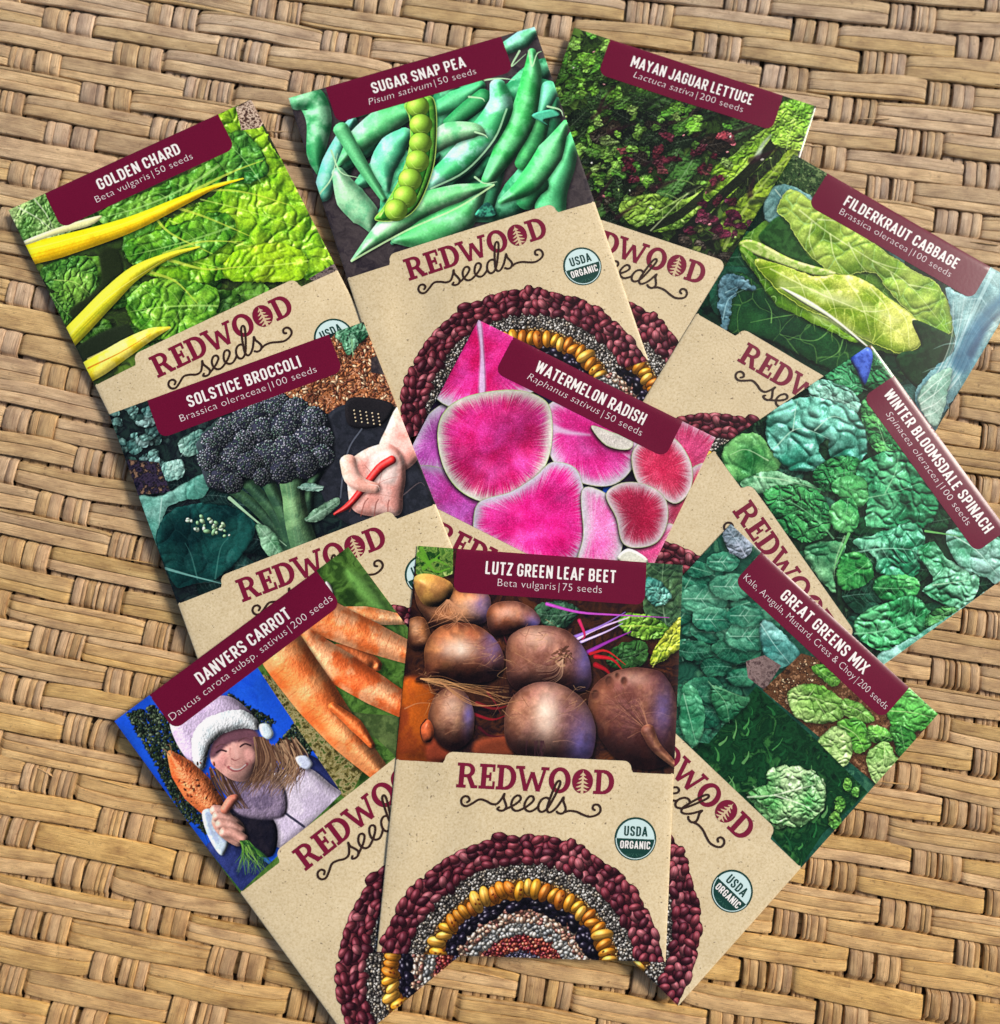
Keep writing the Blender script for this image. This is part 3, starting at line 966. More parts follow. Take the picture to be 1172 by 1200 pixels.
def paint_mayan():
    A = Art('mayan', (640, 20, 2.727), bgc=(16, 22, 12))
    A.noise_fill([(8, 12, 8), (16, 24, 12), (40, 62, 22), (20, 30, 14), (70, 100, 36)], 34, seed=4, contrast=2.4)
    r = np.random.default_rng(9)

    def frill(cx, cy, n, spread, cols, size, elong=1.6, ang0=0, cell=8, sp=.3):
        for _ in range(n):
            x = cx + r.normal(0, spread[0]); y = cy + r.normal(0, spread[1])
            a = ang0 + r.normal(0, .6)
            s = size * r.uniform(.6, 1.3)
            pts = []
            for t in np.linspace(0, 2 * math.pi, 9)[:-1]:
                q = s * r.uniform(.6, 1.25)
                u, v = q * elong * math.cos(t), q * math.sin(t)
                pts.append((x + u * math.cos(a) - v * math.sin(a), y + u * math.sin(a) + v * math.cos(a)))
            c = cols[r.integers(len(cols))]
            A.leaf(pts, tuple(x_ * .45 for x_ in c), c, cell * 1.6, 5, sp, sh=.5, warp=6, round_=9, sp=9)
    GR = [(116, 186, 50), (86, 156, 44), (150, 214, 80), (70, 120, 36)]
    DK = [(34, 60, 22), (26, 44, 20), (50, 84, 34), (44, 36, 24)]
    PK = [(112, 40, 50), (140, 70, 70), (90, 26, 40)]
    frill(240, 330, 16, (90, 70), DK, 30)
    frill(330, 430, 40, (190, 150), DK, 36)
    frill(170, 420, 26, (90, 120), GR, 18)
    frill(330, 560, 20, (120, 60), DK, 26)
    frill(110, 180, 34, (60, 80), GR, 22)
    frill(200, 420, 14, (60, 60), GR, 20)
    frill(350, 380, 16, (90, 60), DK, 26)
    frill(270, 520, 10, (60, 50), GR, 18)
    frill(200, 620, 14, (60, 40), DK, 24)
    frill(460, 330, 10, (50, 30), GR, 20)
    frill(330, 460, 8, (50, 20), PK, 12)
    A.leaf([(330, 600), (400, 500), (440, 450), (480, 420), (490, 480), (430, 560), (380, 600)], (30, 66, 26), (60, 104, 40), 14, 5, .2)
    A.leaf([(230, 610), (330, 570), (440, 590), (560, 480), (640, 400), (700, 360), (720, 400), (620, 520), (500, 640), (400, 690), (280, 680)], (56, 92, 22), (136, 176, 60), 22, 7, .35)
    A.line([(300, 690), (420, 640), (560, 520), (700, 400)], 24, (12, 16, 10), .9, taper=False)
    A.leaf([(520, 500), (640, 420), (740, 330), (790, 330), (740, 420), (640, 520), (560, 600), (500, 640)], (90, 140, 30), (150, 196, 50), 20, 8, .4)
    A.line([(390, 740), (520, 610), (640, 500), (720, 410), (760, 340)], 26, (10, 14, 10), .92, taper=False)
    A.line([(330, 690), (400, 620), (460, 560), (500, 545)], 4, (190, 206, 150), .6, soft=1.5)
    A.leaf([(560, 640), (650, 560), (760, 440), (800, 400), (800, 460), (740, 560), (640, 680), (560, 760)], (84, 120, 24), (140, 170, 40), 26, 7, .3)
    A.leaf([(730, 300), (780, 260), (850, 270), (850, 330), (830, 420), (770, 420), (720, 400)], (96, 160, 36), (166, 216, 70), 16, 8, .5)
    A.line([(672, 450), (690, 410), (716, 380)], 16, (190, 206, 190), .7, soft=4)
    frill(570, 390, 4, (14, 12), [(186, 84, 96), (160, 60, 70)], 14)
    frill(540, 500, 6, (30, 20), PK, 11)
    frill(560, 670, 15, (50, 30), [(110, 34, 60), (140, 60, 84), (80, 20, 44)], 14)
    frill(480, 720, 8, (30, 30), [(96, 110, 50), (70, 60, 50)], 15)
    for _ in range(40):
        x, y = r.uniform(40, 800), r.uniform(60, 780)
        p = A.T([(x, y)])[0]
        A.bead(p[0], p[1], r.uniform(1.5, 4), r.uniform(1, 2.4), r.uniform(0, 3), [(226, 232, 200), (200, 120, 120), (150, 190, 90)][r.integers(3)], .2, .1)
    frill(600, 790, 5, (30, 20), DK, 20)
        # one frilled rosette: dark maroon shade between lit ruffles
    for _ in range(36):
        x, y = r.uniform(100, 700), r.uniform(280, 700)
        a = r.uniform(-1.3, -.2)
        L_ = r.uniform(40, 120)
        A.line([(x, y), (x + L_ * .5 * math.cos(a) + r.uniform(-10, 10), y + L_ * .5 * math.sin(a)), (x + L_ * math.cos(a), y + L_ * math.sin(a))], r.uniform(8, 22), [(10, 14, 8), (34, 14, 20), (14, 24, 12)][r.integers(3)], .75, soft=5)
    frill(300, 420, 22, (150, 110), [(120, 176, 60), (90, 140, 50), (150, 190, 90)], 13)
    frill(420, 500, 12, (110, 60), [(110, 40, 54), (80, 24, 36)], 13)
    return A.grade(1.10, .94)


def veins_fan(A, base, tips, w, c, a=.8):
    for t in tips:
        mx = ((base[0] + t[0]) / 2 + (t[1] - base[1]) * .08, (base[1] + t[1]) / 2 - (t[0] - base[0]) * .08)
        A.line([base, mx, t], w, c, a)


def paint_cabbage():
    A = Art('cabbage', (760, 170, 2.8447), bgc=(18, 40, 28))
    A.noise_fill([(8, 18, 14), (18, 48, 30), (10, 26, 18), (40, 74, 40)], 46, seed=8)
    A.noise_fill([(10, 22, 10), (50, 80, 40), (20, 40, 18), (96, 120, 70)], 7, contrast=3, poly=[(470, 0), (620, 90), (560, 200), (420, 150)])
    rr = np.random.default_rng(35)
    for _ in range(14):
        x, y = rr.uniform(260, 1150), rr.uniform(250, 900)
        s = rr.uniform(90, 170)
        pts = [(x + s * rr.uniform(.7, 1.1) * math.cos(t), y + s * .8 * rr.uniform(.7, 1.1) * math.sin(t)) for t in np.linspace(0, 6.28, 9)[:-1]]
        A.leaf(pts, (8, 34, 22), [(24, 70, 40), (30, 84, 60), (60, 110, 100)][rr.integers(3)], 60, 5, .15, sh=.7)
    # outer leaves, dark green with pale ribs
    NV_ = dict(net=.8, netw=.035, netc=(150, 196, 110))
    A.leaf([(230, 470), (290, 430), (380, 480), (520, 560), (680, 640), (760, 720), (700, 800), (560, 740), (440, 680), (330, 640), (250, 620)], (10, 44, 26), (30, 84, 38), 70, 3, .08, (130, 190, 90),
           [[(560, 560), (430, 580), (330, 600)], [(600, 620), (540, 660), (430, 640)], [(640, 650), (620, 700), (560, 730)], [(400, 600), (400, 560), (380, 520)]], 4, net=.45, netw=.03, netc=(110, 160, 70))
    # pale frilled margin of the outer leaf
    A.leaf([(226, 480), (262, 430), (318, 452), (352, 490), (300, 488), (272, 530), (268, 570), (250, 622), (232, 590)], (44, 84, 96), (128, 176, 190), 30, 4, .3, (170, 210, 210), [[(240, 590), (262, 520), (330, 480)], [(250, 500), (290, 480)]], 3, warp=9, net=.2)
    # the whole head behind its wrapper leaves: one broad pointed body
    A.leaf([(300, 335), (420, 240), (560, 220), (720, 310), (880, 430), (1000, 560), (1010, 650), (900, 690), (790, 700), (640, 640), (480, 560), (360, 450)], (50, 100, 24), (112, 160, 50), 70, 5, .2, (180, 210, 120),
           [[(320, 350), (560, 400), (800, 520), (990, 640)]], 5, net=.5, netw=.03, netc=(170, 206, 120))
    A.leaf([(388, 180), (420, 138), (480, 140), (560, 190), (575, 260), (500, 330), (440, 280), (385, 250)], (60, 110, 110), (140, 190, 180), 60, 4, .2, (210, 230, 200), [[(420, 150), (470, 220), (500, 300)]], 4, net=.3)
    A.blob([(370, 330), (385, 280), (440, 240), (490, 300), (530, 380), (600, 425), (520, 415)], (24, 60, 22), (40, 84, 34), 14, .5, 0, sh=.2, soft=3)
    A.leaf([(425, 215), (470, 150), (560, 200), (700, 300), (860, 410), (960, 470), (1005, 560), (1012, 610), (985, 640), (900, 600), (800, 500), (740, 430), (640, 438), (560, 400), (500, 330), (460, 260)], (110, 164, 36), (190, 222, 90), 52, 7, .3, (226, 240, 170),
           [[(500, 220), (600, 300), (740, 390), (860, 470), (985, 620)], [(600, 300), (610, 370), (640, 435)], [(660, 330), (690, 390), (720, 430)], [(560, 250), (640, 260), (700, 300)], [(740, 390), (800, 410), (860, 420)], [(800, 430), (820, 470), (830, 510)], [(860, 470), (920, 480), (960, 490)], [(540, 260), (530, 320), (550, 380)]], 5, edge=(206, 226, 110), warp=4, **NV_)
    A.blob([(298, 330), (350, 325), (470, 385), (615, 430), (560, 445), (430, 405), (320, 360)], (190, 206, 120), (130, 166, 60), 8, .8, .2)
    A.leaf([(300, 345), (360, 380), (440, 440), (520, 520), (600, 600), (700, 670), (640, 650), (520, 590), (420, 540), (350, 440)], (60, 120, 16), (120, 176, 30), 60, 5, .15, **NV_)
    # the pointed heart, thin yellow-green leaf lit from behind
    P = [(345, 390), (420, 400), (540, 440), (640, 436), (720, 460), (800, 520), (870, 570), (910, 630), (890, 680), (840, 700), (790, 690), (700, 650), (600, 590), (500, 545), (410, 480)]
    A.leaf(P, (120, 164, 20), (232, 240, 110), 90, 4, .7, (236, 244, 170),
           [[(400, 420), (560, 500), (700, 560), (840, 640)], [(700, 560), (760, 560), (830, 540)], [(480, 440), (500, 470), (520, 530)], [(560, 450), (600, 510), (620, 590)], [(650, 450), (700, 530), (730, 640)], [(730, 480), (790, 560), (800, 680)], [(800, 530), (850, 590), (860, 680)]], 5, edge=(206, 226, 90), warp=3, round_=60, net=.5, netw=.025, netc=(230, 240, 120))
    A.blob([(430, 480), (520, 520), (620, 590), (735, 690), (700, 670), (600, 590), (500, 530)], (226, 238, 190), round_=6, sh=0, soft=3)
    A.blob([(870, 590), (960, 620), (1010, 650), (1015, 700), (940, 800), (890, 820), (820, 740), (830, 700), (900, 680)], (12, 38, 18), (20, 52, 26), 14, .7, 0, sh=.2)
    # pale blue-green leaf on the right with long ribs
    A.leaf([(1000, 560), (985, 480), (1060, 500), (1140, 400), (1240, 420), (1190, 560), (1110, 720), (980, 900), (950, 960), (880, 850), (930, 760), (1010, 690)], (70, 130, 140), (160, 208, 206), 70, 4, .3, net=.15)
    for k in range(16):
        t = k / 15
        A.line([(900 + 40 * t, 845 + 30 * t), (970 + 60 * t, 740 + 40 * t), (1005 + 90 * t, 640 + 10 * t), (1010 + 190 * t, 520 - 60 * t + 120 * t * t)], 5, [(222, 240, 234), (110, 170, 170), (190, 226, 220)][k % 3], .55, soft=1.6)
    A.line([(1040, 730), (1090, 620), (1150, 540), (1230, 480)], 60, (30, 84, 120), .7, soft=16)
    A.line([(1070, 700), (1130, 600), (1220, 520)], 22, (16, 50, 84), .6, soft=8)
    A.leaf([(890, 840), (950, 770), (1005, 755), (990, 840), (960, 940), (920, 920)], (130, 186, 160), (190, 226, 204), 60, 3, .3, net=.1)
    for q in ([(895, 850), (950, 800), (1000, 765)], [(900, 870), (955, 830), (995, 790)], [(905, 890), (950, 870), (985, 840)], [(915, 910), (945, 900), (970, 880)]):
        A.line(q, 4, (226, 240, 226), .7, soft=1.4)
    for c_ in ((560, 500, 120, 30), (700, 540, 120, 34), (640, 610, 90, 20)):
        A.line([(c_[0] - c_[2], c_[1] - 30), (c_[0], c_[1]), (c_[0] + c_[2], c_[1] + 50)], c_[3], (246, 252, 190), .38, soft=14)
    return A.grade(1.08, .94)
def paint_spinach():
    # broad puckered leaves, each lit from above and parted by deep shade
    A = Art('spinach', (820, 400, 3.158), bgc=(14, 30, 20))
    A.noise_fill([(10, 16, 12), (24, 50, 30), (12, 20, 14), (44, 80, 50)], 40, seed=2)
    D, L = (14, 84, 44), (70, 160, 100)
    rr = np.random.default_rng(31)
    for _ in range(46):          # the bed of leaves behind
        x, y = rr.uniform(80, 1180), rr.uniform(60, 1130)
        s = rr.uniform(45, 95)
        pts = [(x + s * rr.uniform(.7, 1.1) * math.cos(t), y + s * .8 * rr.uniform(.7, 1.1) * math.sin(t)) for t in np.linspace(0, 6.28, 9)[:-1]]
        A.leaf(pts, [(4, 26, 14), (6, 36, 20), (8, 40, 28)][rr.integers(3)], [(20, 70, 36), (30, 84, 50), (36, 90, 66)][rr.integers(3)], 36, 7, .12, sh=.9)
    T1 = (120, 200, 170)
    A.noise_fill([(70, 60, 40), (120, 100, 70), (50, 70, 40)], 10, contrast=3, poly=[(600, -20), (700, -20), (760, 60), (640, 60)])
    A.leaf([(470, 100), (560, 60), (610, 130), (600, 180), (560, 210), (480, 160)], D, L, 23, 9, .5)
    A.leaf([(620, 40), (680, 30), (740, 90), (760, 140), (680, 170), (610, 160)], (16, 80, 40), (60, 150, 86), 26, 10, .5)
    A.blob([(560, 60), (620, 20), (640, 60), (610, 160), (580, 110)], (36, 60, 150), (60, 90, 190), 12, .9, .3)
    A.leaf([(600, 220), (680, 190), (700, 330), (740, 400), (650, 410), (600, 330)], (20, 96, 46), (90, 176, 90), 20, 9, .5)
    A.leaf([(400, 170), (450, 140), (560, 180), (590, 250), (500, 280), (420, 230)], (60, 140, 110), (140, 206, 180), 26, 9, .5)
    A.leaf([(80, 430), (120, 360), (210, 340), (260, 400), (300, 460), (220, 500), (140, 520)], (20, 100, 40), (110, 186, 100), 58, 7, .5, (190, 220, 170), [[(250, 440), (170, 400), (110, 420)]], 4)
    A.leaf([(150, 520), (260, 480), (400, 520), (440, 560), (320, 560), (200, 560)], (30, 100, 50), (140, 200, 150), 37, 7, .4, (180, 216, 170), [[(200, 500), (300, 510), (420, 540)]], 5)
    A.leaf([(240, 310), (270, 250), (350, 215), (450, 210), (560, 250), (610, 330), (610, 410), (560, 450), (480, 430), (470, 360), (430, 400), (460, 450), (400, 480), (320, 470), (260, 400)], (24, 112, 84), (120, 204, 178), 52, 15, .6,
           (190, 230, 200), [[(270, 400), (340, 330), (400, 330), (470, 360)], [(340, 330), (350, 260), (360, 220)], [(420, 330), (480, 280), (540, 290)]], 4, speccol=(200, 245, 250))
    A.leaf([(420, 470), (520, 420), (600, 450), (600, 520), (520, 560), (430, 540)], (14, 84, 40), (56, 146, 74), 23, 10, .45)
    A.leaf([(230, 560), (330, 530), (440, 560), (480, 640), (460, 720), (380, 740), (290, 680)], (12, 80, 38), (60, 150, 76), 27, 11, .5)
    A.leaf([(570, 470), (620, 430), (720, 400), (790, 440), (830, 520), (880, 590), (860, 660), (790, 700), (690, 690), (610, 680), (610, 590), (590, 520)], (16, 100, 56), (86, 180, 120), 37, 14, .6,
           (140, 200, 150), [[(600, 580), (700, 560), (820, 520)], [(680, 560), (720, 480), (730, 420)]], 4, speccol=(200, 245, 240))
    A.leaf([(480, 540), (520, 500), (600, 500), (620, 560), (590, 610), (540, 590)], (18, 92, 40), (70, 160, 84), 34, 9, .5)
    A.leaf([(470, 650), (500, 590), (560, 580), (585, 650), (560, 700), (500, 700)], (16, 100, 46), (80, 170, 90), 34, 9, .5)
    A.leaf([(560, 740), (620, 720), (700, 690), (790, 670), (830, 740), (800, 860), (740, 880), (650, 850), (640, 800)], (24, 120, 74), (120, 206, 160), 34, 13, .7, (160, 210, 160), None, 3, speccol=(210, 250, 240))
    A.leaf([(380, 770), (440, 740), (520, 740), (530, 790), (490, 850), (500, 930), (430, 870)], (24, 96, 54), (110, 180, 120), 43, 9, .5, (150, 200, 140), [[(530, 720), (500, 800), (490, 880)]], 6)
    A.leaf([(520, 790), (600, 780), (640, 850), (620, 890), (540, 920), (500, 880)], (20, 110, 44), (80, 180, 80), 43, 10, .6)
    A.leaf([(640, 880), (720, 860), (800, 880), (800, 940), (720, 960), (650, 940)], (18, 104, 44), (80, 180, 90), 31, 10, .5)
    A.leaf([(800, 780), (860, 740), (900, 790), (960, 830), (1030, 870), (1020, 940), (960, 990), (880, 960), (820, 920), (860, 880)], (30, 120, 66), (136, 216, 170), 34, 13, .7, (180, 220, 180), [[(860, 900), (940, 890), (1010, 880)]], 4, speccol=(210, 250, 240))
    A.leaf([(910, 700), (1000, 690), (1130, 740), (1180, 820), (1110, 900), (1050, 870), (960, 830), (920, 770)], (70, 150, 110), (160, 220, 200), 49, 10, .5, (200, 236, 216), [[(940, 720), (1020, 770), (1100, 860)]], 5)
    A.leaf([(565, 1060), (600, 1000), (700, 960), (790, 940), (850, 1000), (830, 1080), (760, 1140), (680, 1150), (600, 1110)], (18, 110, 50), (90, 190, 120), 37, 14, .6, speccol=(200, 250, 240))
    A.leaf([(840, 1010), (900, 980), (960, 990), (900, 1040), (840, 1060)], (20, 90, 40), (80, 160, 80), 26, 9, .4)
    A.line([(830, 700), (900, 710), (960, 720)], 6, (90, 160, 80))
    A.line([(545, 710), (520, 770), (490, 840)], 8, (90, 170, 90))
    # pale edge of the next leaf along the folded side
    A.leaf([(650, 1170), (760, 1110), (900, 1030), (1050, 930), (1180, 850), (1230, 900), (900, 1110), (720, 1230)], (60, 150, 120), (150, 214, 196), 52, 5, .3)
    return A.grade(1.12, .90)


def rdisc(A, pts, c, c2, rim=(232, 230, 220), rw=11, sh=.75, center=None, rimo=(170, 180, 130), dull=0):
    """radish slice: magenta flesh with fine rays, thin white ring, greenish skin"""
    pc = np.mean(pts, axis=0)
    pts = [tuple(pc + (np.array(q) - pc) * 1.07) for q in pts]
    P, b, d = A.region(pts)
    if d is None:
        return
    if sh:
        A.shadow(P, (1, 7), 8, sh)
        A.shadow(P, (0, 2), 3, .4)
    x0, y0, x1, y1 = b
    h, w = d.shape
    cx, cy = P.mean(0) if center is None else A.T([center])[0]
    Y, X = np.mgrid[y0:y1, x0:x1].astype(np.float32)
    th = np.arctan2(Y - cy, X - cx)
    r = np.hypot(X - cx, Y - cy)
    n = 540
    ray = ar.random(n).astype(np.float32)
    ray2 = np.convolve(np.tile(ar.random(n), 3), np.ones(9) / 9, 'same')[n:2 * n].astype(np.float32)
    ti = ((th + math.pi) / (2 * math.pi) * (n - 1)).astype(int)
    ry, ry2 = ray[ti], ray2[ti]
    g = ar.random((h, w)).astype(np.float32)
    g = (bblur(g, 1, 1) - .5) * 3.2
    m = np.clip(vnoise(h, w, 50, octaves=3) * 1.8 - .4, 0, 1)[..., None]
    base = col3(c) * (1 - m) + col3(c2) * m
    # spokes run through the flesh, stronger outwards
    rn = np.clip(r / max(30.0, float(r[d > 0].max())), 0, 1)
    spoke = ((ry - .5) * .55 + (ry2 - .5) * 1.6) * sstep(.10, .6, rn)
    base = base * (1 + spoke * .14)[..., None] + (np.clip(spoke, 0, 1) * .07)[..., None]
    base = base * (1 + g[..., None] * .15) + .07 * np.clip(g, 0, 1)[..., None]
    base = base * (.86 + .26 * sstep(.0, .8, vnoise(h, w, 90, octaves=2)))[..., None]
    pale = np.exp(-(np.clip(d, 0, 99) / (rw * (1.35 + 1.5 * ry * ry + 3.0 * np.clip(ry2 - .48, 0, 1)))) ** 2.4)[..., None]
    ringc = col3(rim) * (.97 + .06 * (g[..., None]))
    out = ringc * pale + base * (1 - pale)
    sk = (1 - sstep(.6, 3.0, d + (vnoise(h, w, 20) - .5) * 3))[..., None]
    out = out * (1 - sk * .75) + col3(rimo) * sk * .75
    sheen = sstep(.60, .85, vnoise(h, w, 60, octaves=3))[..., None]
    out = out + sheen * .10
    A.paint(b, np.clip(out, 0, 1), sstep(-.8, .8, d))


def paint_radish():
    A = Art('radish', (470, 370, 3.084), bgc=(24, 16, 36))
    A.noise_fill([(16, 12, 26), (40, 20, 50), (20, 30, 60), (14, 10, 20)], 60, seed=1)
    M, M2 = (196, 16, 92), (218, 56, 150)
    PU, PU2 = (170, 60, 160), (200, 90, 190)
    rdisc(A, [(40, 460), (100, 360), (190, 320), (240, 420), (200, 540), (80, 560), (20, 520)], PU, PU2, (210, 200, 220), 12)
    rdisc(A, [(60, 560), (160, 560), (280, 640), (320, 740), (240, 780), (120, 700)], (176, 30, 120), PU2, (190, 160, 200), 10)
    A.blob([(700, 590), (780, 600), (770, 650), (700, 650)], (20, 70, 170), round_=10, sh=.2)
    A.blob([(640, 580), (720, 590), (720, 640), (650, 630)], (14, 40, 90), round_=10, sh=.2)
    rdisc(A, [(960, 420), (1000, 370), (1140, 430), (1150, 520), (1070, 580), (980, 560)], (190, 50, 96), (200, 70, 120), (216, 190, 204), 12, center=(1000, 560))
    rdisc(A, [(960, 640), (1080, 540), (1120, 600), (1040, 740), (960, 780)], (186, 50, 84), (190, 70, 110), (210, 190, 200), 10)
    rdisc(A, [(800, 870), (880, 780), (980, 760), (960, 860), (900, 920), (840, 920)], (200, 60, 120), (210, 90, 140), (220, 200, 210), 10)
    rdisc(A, [(250, -20), (330, -10), (520, 80), (540, 230), (440, 280), (340, 330), (250, 340), (140, 290), (120, 180)], M, M2, (222, 214, 226), 14, center=(285, 160))
    A.blob([(272, 20), (290, 20), (300, 130), (305, 280), (280, 280), (285, 130)], (224, 190, 226), round_=4, sh=0, soft=5)
    rdisc(A, [(530, 340), (620, 300), (760, 330), (840, 420), (835, 520), (780, 590), (700, 605), (600, 570), (545, 500), (530, 420)], (206, 24, 120), (226, 80, 170), (222, 212, 226), 13, center=(640, 400))
    A.line([(535, 400), (600, 420), (680, 430)], 22, (222, 206, 228), .8, soft=6) or 0
    0 and A.blob([(535, 400), (600, 410), (680, 430), (620, 470), (560, 520), (545, 470)], (216, 200, 226), round_=6, sh=0, soft=6)
    rdisc(A, [(690, 400), (760, 420), (830, 450), (815, 480), (740, 465)], (226, 220, 210), (230, 220, 214), (226, 222, 210), 6)
    rdisc(A, [(840, 500), (900, 440), (980, 445), (1040, 530), (1040, 620), (990, 670), (930, 640), (860, 600)], (178, 30, 70), (190, 60, 90), (222, 206, 210), 10)
    rdisc(A, [(145, 430), (170, 350), (250, 300), (400, 280), (500, 310), (530, 370), (525, 490), (480, 580), (400, 640), (310, 660), (220, 620), (165, 540)], M, M2, (214, 214, 200), 12, rimo=(176, 196, 120))
    rdisc(A, [(276, 730), (300, 670), (400, 640), (480, 590), (540, 540), (620, 560), (650, 640), (665, 720), (665, 790), (620, 870), (540, 900), (400, 850), (290, 790)], (222, 10, 116), (236, 60, 160), (214, 208, 224), 11, center=(460, 740))
    rdisc(A, [(655, 640), (720, 640), (790, 700), (800, 780), (770, 890), (690, 900), (640, 880), (660, 790)], (226, 80, 160), (236, 140, 196), (224, 216, 226), 12, center=(690, 780))
    rdisc(A, [(745, 650), (800, 610), (880, 615), (945, 660), (955, 740), (920, 810), (850, 830), (800, 810), (780, 730)], (156, 20, 58), (170, 40, 74), (214, 200, 204), 10)
    A.blob([(780, 880), (820, 840), (890, 880), (860, 920)], (226, 226, 210), round_=8)
    return A.grade(1.0, 1.05)


def paint_broccoli():
    A = Art('broccoli', (120, 370, 2.8585), bgc=(20, 26, 28))
    A.noise_fill([(10, 14, 18), (24, 40, 36), (14, 18, 22), (40, 60, 56)], 40, seed=3)
    # bark mulch and soil
    A.noise_fill([(70, 36, 20), (176, 106, 62), (120, 64, 36), (210, 150, 110), (90, 46, 28)], 9, contrast=3.2, poly=[(600, 250), (780, 60), (890, 20), (1000, 300), (760, 330), (660, 300)])
    A.scatter([(600, 250), (780, 60), (890, 20), (1000, 300), (760, 330), (660, 300)], 620, (1.6, 3.8), [(196, 120, 74), (150, 84, 48), (220, 170, 130), (110, 56, 34), (90, 44, 30)], asp=2.4, spec=.12, seed=1)
    A.noise_fill([(30, 26, 30), (60, 50, 50)], 9, contrast=2, poly=[(900, 140), (940, 130), (960, 200), (900, 190)])
    for q in ([(780, 60), (850, 20), (890, 40), (880, 80), (820, 100)], [(800, 60), (850, 70), (850, 110), (820, 130)]):
        A.leaf(q, (30, 80, 50), (120, 180, 140), 16, 6, .4)
    A.line([(835, 80), (840, 140)], 5, (110, 160, 110))
    rr = np.random.default_rng(32)
    for _ in range(26):
        x, y = rr.uniform(100, 560), rr.uniform(560, 900)
        s = rr.uniform(40, 80)
        pts = [(x + s * rr.uniform(.7, 1.1) * math.cos(t), y + s * .7 * rr.uniform(.7, 1.1) * math.sin(t)) for t in np.linspace(0, 6.28, 9)[:-1]]
        A.leaf(pts, (8, 22, 22), [(20, 48, 46), (30, 66, 60), (16, 40, 36)][rr.integers(3)], 40, 4, .1, sh=.7)
    # left: pale teal leaves
    r = np.random.default_rng(4)
    for _ in range(34):
        x, y = r.uniform(20, 190), r.uniform(300, 500)
        s = r.uniform(16, 38)
        pts = [(x + s * r.uniform(.5, 1.1) * math.cos(t), y + s * .8 * r.uniform(.5, 1.1) * math.sin(t)) for t in np.linspace(0, 6.28, 8)[:-1]]
        A.leaf(pts, [(50, 100, 96), (30, 60, 60), (20, 40, 40)][r.integers(3)], [(160, 206, 200), (110, 160, 150), (50, 80, 70)][r.integers(3)], 20, 4, .4, round_=8)
    A.leaf([(200, 500), (270, 480), (270, 540), (215, 550)], (90, 150, 140), (170, 216, 200), 16, 4, .3)
    A.leaf([(260, 420), (340, 380), (340, 450), (280, 470)], (60, 110, 100), (130, 176, 160), 16, 4, .3)
    A.noise_fill([(12, 12, 24), (50, 40, 60), (16, 16, 20), (120, 90, 70)], 12, contrast=2.2, poly=[(80, 480), (190, 490), (230, 590), (110, 600)])
    A.leaf([(115, 610), (200, 600), (330, 530), (370, 500), (350, 600), (260, 620), (210, 660), (200, 760), (170, 760)], (80, 160, 140), (150, 214, 196), 40, 4, .35, (190, 226, 214), [[(200, 610), (190, 700)]], 4)
    A.leaf([(180, 760), (220, 660), (320, 630), (440, 640), (520, 700), (480, 790), (400, 870), (300, 900), (240, 900)], (6, 36, 38), (20, 74, 68), 54, 6, .12, (60, 120, 110), [[(220, 850), (300, 870), (400, 890)], [(320, 880), (300, 800), (280, 760)], [(380, 880), (400, 780), (430, 740)]], 4)
    A.line([(210, 845), (300, 870), (420, 900)], 7, (110, 170, 160), .8)
    A.scatter([(270, 660), (320, 660), (440, 710), (430, 740), (320, 720)], 26, (2, 6), [(200, 230, 200), (120, 170, 120), (160, 200, 150)], asp=1.5, seed=3)
    # dark pot and soil right
    A.blob([(760, 330), (850, 290), (960, 300), (1000, 400), (1050, 480), (1110, 640), (1000, 680), (880, 720), (760, 640), (720, 500), (770, 420)], (26, 28, 34), (34, 36, 44), 14, .8, .05)
    A.blob([(820, 285), (890, 275), (975, 300), (930, 370), (830, 370)], (24, 22, 24), round_=10)
    for i in range(5):
        for jj in range(4):
            p = A.T([(845 + i * 20 + jj * 2, 318 + jj * 12 + i * 3)])[0]
            A.bead(p[0], p[1], 2.4, 1, 0, (210, 180, 140), .1, .2)
    A.line([(870, 380), (830, 440), (810, 520), (800, 610)], 4, (90, 96, 110), .7, taper=False)
    # stalk and small leaves
    SB = dict(spec=.08, sp=8, tex=1.2, tcell=6, amb=.42)
    for q, w in (([(400, 560), (480, 610), (560, 680), (640, 780)], [34, 36, 44, 60]), ([(470, 540), (530, 600), (590, 670), (650, 780)], [40, 40, 46, 60]), ([(730, 520), (700, 580), (690, 660), (690, 780)], [34, 36, 44, 60]), ([(540, 520), (580, 600), (620, 680), (665, 790)], [44, 44, 50, 70])):
        A.tube(q, w, (34, 62, 44), (50, 84, 54), sh=.5, **SB)
    A.tube([(640, 530), (645, 610), (660, 700), (690, 800)], [96, 74, 84, 96], (92, 130, 84), (60, 96, 62), sh=.6, **SB)
    for o in (-22, -8, 8, 20):
        A.line([(640 + o, 560), (650 + o * .9, 640), (676 + o, 780)], 3, [(130, 164, 112), (56, 84, 56)][o > 0], .5, soft=1.4)
    A.line([(430, 610), (500, 670), (620, 770)], 9, (150, 190, 150), .9)
    A.leaf([(520, 700), (570, 710), (600, 760), (610, 800), (560, 800), (530, 750)], (60, 120, 76), (140, 190, 150), 30, 4, .3)
    A.leaf([(680, 680), (730, 640), (790, 610), (790, 640), (720, 690)], (70, 110, 80), (150, 190, 160), 30, 4, .3)
    A.leaf([(655, 575), (690, 560), (740, 570), (735, 585), (680, 585)], (110, 160, 140), (170, 210, 190), 20, 3, .3)
    # the head: clustered buds
    HEAD = [(330, 470), (320, 420), (370, 360), (440, 330), (540, 290), (620, 280), (720, 310), (760, 350), (775, 430), (760, 500), (700, 540), (640, 545), (560, 555), (520, 530), (450, 580), (400, 590), (350, 560)]
    A.blob(HEAD, (48, 54, 62), (34, 48, 46), 60, 1.0, 0, sh=.8, warp=8)
    cl = np.random.default_rng(6)
    lumps = []
